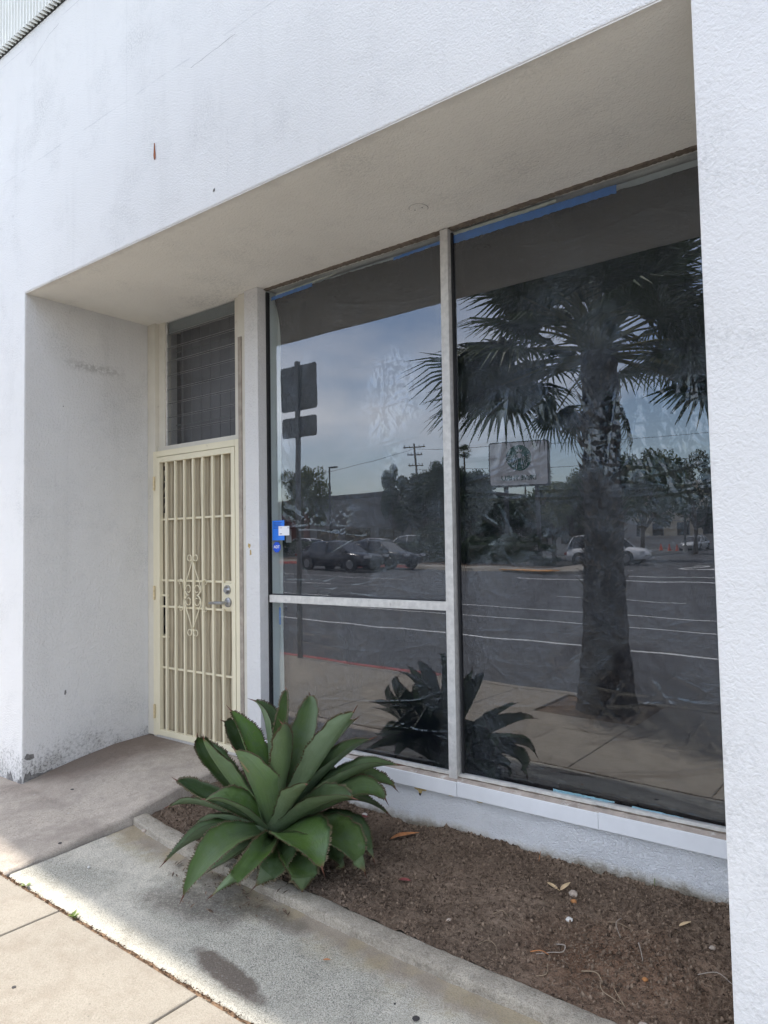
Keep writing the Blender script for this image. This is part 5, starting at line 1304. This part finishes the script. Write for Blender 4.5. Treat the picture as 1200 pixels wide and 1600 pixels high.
# cars
MT['tyre'] = simple('tyre', (.02, .02, .02), .85); MT['rim'] = simple('alloy_rim', (.20, .20, .21), .35, .7)
MT['carglass'] = simple('car_glass', (.02, .022, .025), .06, 0, .8); MT['lampc'] = simple('lamp_clear', (.55, .55, .56), .15); MT['lampr'] = simple('lamp_red', (.35, .03, .02), .25)
for k_c, c_ in (('cblack', (.018, .019, .022)), ('cdark', (.035, .04, .05)), ('cwhite', (.72, .72, .72)), ('csilver', (.50, .51, .52))): MT[k_c] = simple('car_paint_'+k_c[1:], c_, .18, .0, .6, var=.02)
def car(x, y, az, mat, label, suv=0, L_=4.7, W=1.82, z=None):
    """nose towards local +x"""
    hR = 1.45+.2*suv; e = empty('parked_car' if 'parked' in label else 'car', (x, y, (Zr(x, y) if z is None else z)), label, 'car', 'cars across the street', rz=az)
    zb = .22+.05*suv; bel = .90+.1*suv
    st = [(-.5, .45, .62, .60), (-.485, .34, .78, .80), (-.44, zb, bel-.02, .93), (-.36, zb, bel+.03, .98), (-.2, zb, bel+.02, 1), (.05, zb, bel, 1), (.22, zb, bel-.02, 1), (.36, zb, bel-.10, .97), (.44, zb, bel-.20, .90), (.485, .28, .62, .74), (.5, .36, .52, .60)]
    V = []; F = []
    for u, z0, z1, k in st:
        hw = W/2*k; X_ = u*L_
        for yy, zz in ((-hw*.82, z0), (-hw*.98, z0+.12), (-hw, (z0+z1)/2), (-hw*.96, z1-.06), (-hw*.84, z1+.0), (0, z1+.04), (hw*.84, z1), (hw*.96, z1-.06), (hw, (z0+z1)/2), (hw*.98, z0+.12), (hw*.82, z0)): V.append((X_, yy, zz))
    n = 11
    for i in range(len(st)-1):
        for j in range(n-1): F.append((i*n+j, i*n+j+1, (i+1)*n+j+1, (i+1)*n+j))
        F.append((i*n+n-1, i*n, (i+1)*n, (i+1)*n+n-1))
    F += [tuple(range(n)), tuple(range(len(st)*n-1, len(st)*n-n-1, -1))]
    b = B(); b.add(V, F); b.build('body', MT[mat], e, True)
    # cabin: glass band and roof skin
    if suv: gs = [(-.46, bel, .78), (-.40, hR-.06, .74), (-.30, hR, .76), (.0, hR+.03, .78), (.12, hR-.04, .76), (.27, bel-.03, .80)]
    else: gs = [(-.40, bel, .80), (-.27, hR-.10, .70), (-.18, hR-.02, .70), (-.02, hR, .71), (.08, hR-.07, .70), (.26, bel-.04, .80)]
    V = []; F = []
    for u, zt, k in gs:
        hw = W/2
        V += [(u*L_, -hw*.93, bel-.04), (u*L_, -hw*k, zt-.03), (u*L_, -hw*k*.86, zt), (u*L_, hw*k*.86, zt), (u*L_, hw*k, zt-.03), (u*L_, hw*.93, bel-.04)]
    for i in range(len(gs)-1):
        for j in range(5): F.append((i*6+j, i*6+j+1, i*6+7+j, i*6+6+j))
    b = B(); b.add(V, F); b.build('windows', MT['carglass'], e, False)
    b = B()
    G = gs[1:-1]; V = []; F = []
    for u, zt, k in G: V += [(u*L_, -W/2*k*.98, zt-.035), (u*L_, -W/2*k*.86, zt+.012), (u*L_, W/2*k*.86, zt+.012), (u*L_, W/2*k*.98, zt-.035)]
    for i in range(len(G)-1):
        for j in range(3): F.append((i*4+j, i*4+j+1, i*4+5+j, i*4+4+j))
    b.add(V, F)
    for s in (-1, 1):
        for (u0, z0, k0), (u1, z1, k1) in ((gs[0], gs[1]), (gs[-1], gs[-2])): b.tube([(u0*L_, s*W/2*.92, bel-.02), (u1*L_, s*W/2*k1, z1-.03)], .032, 6)
        u = -.03; b.tube([(u*L_, s*W/2*.935, bel-.02), (u*L_, s*W/2*.78, hR-.03)], .03, 6)
    b.build('roof', MT[mat], e, True)
    r = .33+.03*suv
    for ux in (-.30, .295):
        for s in (-1, 1):
            wx, wy = ux*L_, s*(W/2-.10)
            wh = B().tube([(wx, wy-.11, r), (wx, wy+.11, r)], r, 22).build('wheel', MT['tyre'], e)
            B().tube([(wx, wy+s*.09, r), (wx, wy+s*.122, r)], [r*.68, r*.60], 10).build('rim', MT['rim'], wh)
            B().tube([(wx, s*(W/2-.03), r+.02), (wx, s*(W/2+.006), r+.02)], r+.055, 22).build('wheel_arch', MT['tyre'], e)
    for s in (-1, 1):
        B().box(L_*.455, L_*.492, s*W*.36-.16, s*W*.36+.16, .60, .72).build('headlight', MT['lampc'], e, bevel=.02)
        B().box(-L_*.496, -L_*.465, s*W*.37-.14, s*W*.37+.14, .66, .80).build('tail_light', MT['lampr'], e, bevel=.02)
        B().box(L_*.17, L_*.20, s*W*.50, s*W*.50+s*.14, bel, bel+.12).build('mirror', MT[mat], e, bevel=.01)
    return e
def tilt(e): e.rotation_euler.rotate_axis('Y', math.radians(1.26)); return e
car(-18.55, -22.4, 0, 'cblack', 'black car driving right along the far side of the street, nearer one')
car(-18.0, -24.7, 0, 'cblack', 'dark grey car just beyond and ahead of the black one')
car(-22.2, -33.5, PI, 'cwhite', 'white estate car parked behind the hedge, right of the dark cars', 1)
car(-32.2, -34, PI, 'cwhite', 'white sedan parked behind the hedge at the far left')
car(-17.6, -37, PI*.5, 'cwhite', 'white car parked under the drive thru sign')
car(-26.6, -35, PI, 'csilver', 'silver sedan parked in the lot between the two white cars')
car(-10.2, -35.6, 0, 'cwhite', 'silver white hatchback turning at the mouth of the side street', 1, 4.5)
car(-13.5, -66, PI*.5, 'csilver', 'distant silver car parked up the side street')

# buildings across the street, each window its own part
def box_building(name, x0, x1, y0, y1, h, mat, label, wins=(), par=.4, band=None):
    e = empty(name, ((x0+x1)/2, y1, Zr((x0+x1)/2, y1)), label, 'building'); W_ = (x1-x0)/2; D_ = y1-y0
    B().box(-W_, W_, -D_, 0, -2, h).build('wall', MT[mat], e); B().box(-W_-.1, W_+.1, -D_-.1, .1, h, h+par).build('parapet', MT[band or mat], e)
    for (a, c, z0, z1) in wins:
        f_ = B().box(a, c, -.05, .04, z0, z1).build('window', MT['signbox'], e); B().box(a+.08, c-.08, .041, .06, z0+.08, z1-.08).build('pane', MT['carglass'], f_)
    return e
MT['bgrey'] = simple('grey_render', (.17, .165, .165), .85, var=.1, vs=.7); MT['bbrown'] = simple('brown_render', (.17, .085, .07), .85, var=.1, vs=.7)
MT['bbeige'] = simple('beige_render', (.42, .36, .27), .85, var=.08, vs=.5); MT['bpale'] = simple('pale_render', (.40, .38, .36), .85, var=.08, vs=.5); MT['roofd'] = simple('dark_roof', (.08, .075, .075), .9)
box_building('shop_building', -48.5, -30.5, -66, -52, 5.3, 'bgrey', 'long grey flat roofed building behind the parked cars', [(-8, -5, .3, 2.4), (-4, -1, .3, 2.4), (0, 3, .3, 2.4), (4, 7, .3, 2.4)], .5, 'roofd')
box_building('shop_building', -64, -49.2, -66, -52.5, 4.9, 'bbrown', 'reddish brown low building at the far left', [(-5, -3, .3, 2.2), (1, 4, .3, 2.2)], .4)
box_building('garage_building', -39.4, -37.6, -53.8, -52.2, 6.4, 'bgrey', 'small rooftop plant housing of the grey building') if False else None
box_building('hillside_house', -29.5, -14, -104, -90, 8.0, 'bbeige', 'beige building up the side street behind a wire fence', [(-6, -4.6, 1.5, 3.2), (-3, -1.6, 1.5, 3.2), (0, 1.4, 1.5, 3.2), (3, 4.4, 1.5, 3.2), (-6, -4.6, 5, 6.6), (-3, -1.6, 5, 6.6), (0, 1.4, 5, 6.6)], .3)
box_building('retail_building', -27, -17.5, -62, -52, 3.9, 'bpale', 'pale stucco building behind the drive thru sign', [(-3.8, -2.2, .9, 2.4), (-1, .8, .9, 2.4), (2, 3.6, .9, 2.4)], .35)
box_building('shop_building', 14, 34, -48, -36, 5.2, 'bbeige', 'beige shop building on the far right corner of the side street', [(-8, -5, .4, 2.6), (-3, 0, .4, 2.6), (2, 5, .4, 2.6)], .4, 'roofd')
box_building('shop_building', 38, 60, -50, -36, 4.6, 'bgrey', 'grey shop building furthest right across the street', [(-9, -6, .4, 2.4), (-3, 0, .4, 2.4), (3, 6, .4, 2.4)], .4)
for i, (x, y, h, wd) in enumerate(((11.0, -31, 6.2, 3.0), (36, -32, 6.8, 3.2), (9.5, -52, 7.5, 3.2), (7.5, -66, 7.0, 3.0), (48, -31, 6.0, 3.0), (-3, -110, 9, 4), (12, -100, 9, 4))):
    tree(x, y, h, wd, 'lf1', i, ['street tree at the far right corner', 'street tree between the two right hand shops', 'tree beside the beige corner shop', 'tree further up the right side of the side street', 'last street tree on the far right', 'distant tree closing the side street, left one', 'distant tree closing the side street, right one'][i])
# hillside with houses, far behind
X, Y = np.meshgrid(np.linspace(-420, 160, 70), np.linspace(-520, -170, 40))
Hl = 26*np.exp(-((Y+330)/85)**2)*(.55+.6*fbm(X*.008, Y*.01, 4, 71))+2.0
tag(grid_obj('hillside', X, Y, Hl-3, MT['hill']), kind='structure')
rh = random.Random(5)
hl = ['upper left','centre left','central','centre right','upper right','lower left','lower centre','lower right','far left','far right']
for i, (x, y, z, wd) in enumerate(((-150,-262,13,14),(-138,-270,15,12),(-128,-262,13.5,15),(-118,-268,15,13),(-106,-262,14,12),(-144,-245,9.5,13),(-124,-243,9.5,16),(-108,-243,9,12),(-168,-262,12,13),(-92,-262,13,14))):
    e = empty('hillside_house', (x, y, z), 'small house on the far hillside, '+hl[i]+' of the row', 'house', 'houses on the far hillside')
    B().box(-wd/2, wd/2, -5, 0, -4, 4).build('wall', MT['bpale' if i % 2 else 'bbeige'], e)
    B().prism([(-wd/2-.6, 4), (wd/2+.6, 4), (wd*.25, 6.3), (-wd*.25, 6.3)], -5.6, .6).build('roof', MT['roofd'], e)
    for k in (-.28, .05, .32): B().box(k*wd-.7, k*wd+.7, .0, .06, .8, 2.4).build('window', MT['carglass'], e)

# street furniture beyond
def lamp(x, y, h, arm, az, label):
    e = empty('street_lamp', (x, y, Zr(x, y)), label, 'street lamp', 'area lights across the street', rz=az)
    B().tube([(0,0,0),(0,0,h)], [.10, .07], 8).build('pole', MT['signbox'], e); B().box(0, arm, -.13, .13, h-.06, h+.06).build('lamp_head', MT['signbox'], e); B().tube([(0,0,0),(0,0,.6)], .2, 12).build('base', MT['bpale'], e); return e
lamp(-36.7, -42, 7.35, .85, 0, 'tall area light over the lot in front of the grey building')
lamp(-12.7, -60, 7.6, .6, PI, 'tall area light beside the side street')
def upole(x, y, h, label, tiers):
    e = empty('utility_pole', (x, y, Zr(x, y)), label, 'utility pole', 'utility poles'); B().tube([(0,0,0),(0,0,h)], [.22, .14], 8).build('pole', MT['trunk'], e)
    for k, w_ in tiers:
        c = B().box(-w_, w_, -.07, .07, k, k+.16).build('crossarm', MT['trunk'], e)
        for q in (-.9, -.45, .45, .9): B().tube([(w_*q, 0, k+.16), (w_*q, 0, k+.42)], .06, 6).build('insulator', MT['galv'], c)
    return e
upole(-54.5, -80, 14.6, 'utility pole with three crossarms above the trees', ((14.0, 1.9), (12.9, 1.3), (11.3, 1.3)))
upole(-73.6, -75, 11.4, 'utility pole with two crossarms at the far left', ((10.6, 1.9), (9.4, 1.3)))
def cable(a, b_, sag, r, label):
    a, b_ = Vector(a), Vector(b_); P = [a.lerp(b_, t)-Vector((0,0,sag*4*t*(1-t))) for t in np.linspace(0, 1, 20)]
    tag(B().tube(P, r, 5).build('overhead_cable', MT['black']), label, 'cable', 'overhead cables')
cable((-73.6,-75,12.3), (-54.5,-80,15.3), .7, .03, 'overhead cable between the two utility poles')
cable((-54.5,-80,15.3), (20,-98,17), 1.6, .03, 'overhead cable running right from the pole with three crossarms')
cable((-54.5,-80,12.2), (20,-98,14), 1.6, .03, 'lower overhead cable running right from the same pole')
cable((-26,-90,9.6), (10,-60,13.5), .6, .03, 'overhead cable rising right over the side street')
# wire fence and traffic cones up the side street
wf = empty('wire_fence', (-24, -76, Zr(-24, -76)), 'tall wire mesh fence in front of the beige building', 'fence')
for k in range(7): B().tube([(-3+k*2.6, 0, 0), (-3+k*2.6, 0, 3.0)], .05, 6).build('post', MT['galv'], wf)
B().tube([(-3, 0, 3), (12.6, 0, 3)], .03, 5).build('rail', MT['galv'], wf); B().tube([(-3, 0, .6), (12.6, 0, .6)], .03, 5).build('rail', MT['galv'], wf)
MT['cone'] = simple('cone_orange', (.7, .09, .03), .6)
for i, (x, y) in enumerate(((-15.6,-63),(-14.9,-63),(-14.1,-62.5))):
    e = empty('traffic_cone', (x, y, Zr(x, y)), ['left','middle','right'][i]+' one of three orange traffic cones by the far lamp', 'traffic cone', 'orange traffic cones')
    B().tube([(0,0,0),(0,0,.7)], [.17, .04], 12).build('body', MT['cone'], e); B().box(-.22, .22, -.22, .22, 0, .04).build('base', MT['cone'], e)
far_wall = box_building('lot_wall', -26, -13.0, -71.4, -71.1, 1.3, 'bpale', 'low pale wall along the side street below the wire fence', (), .1)
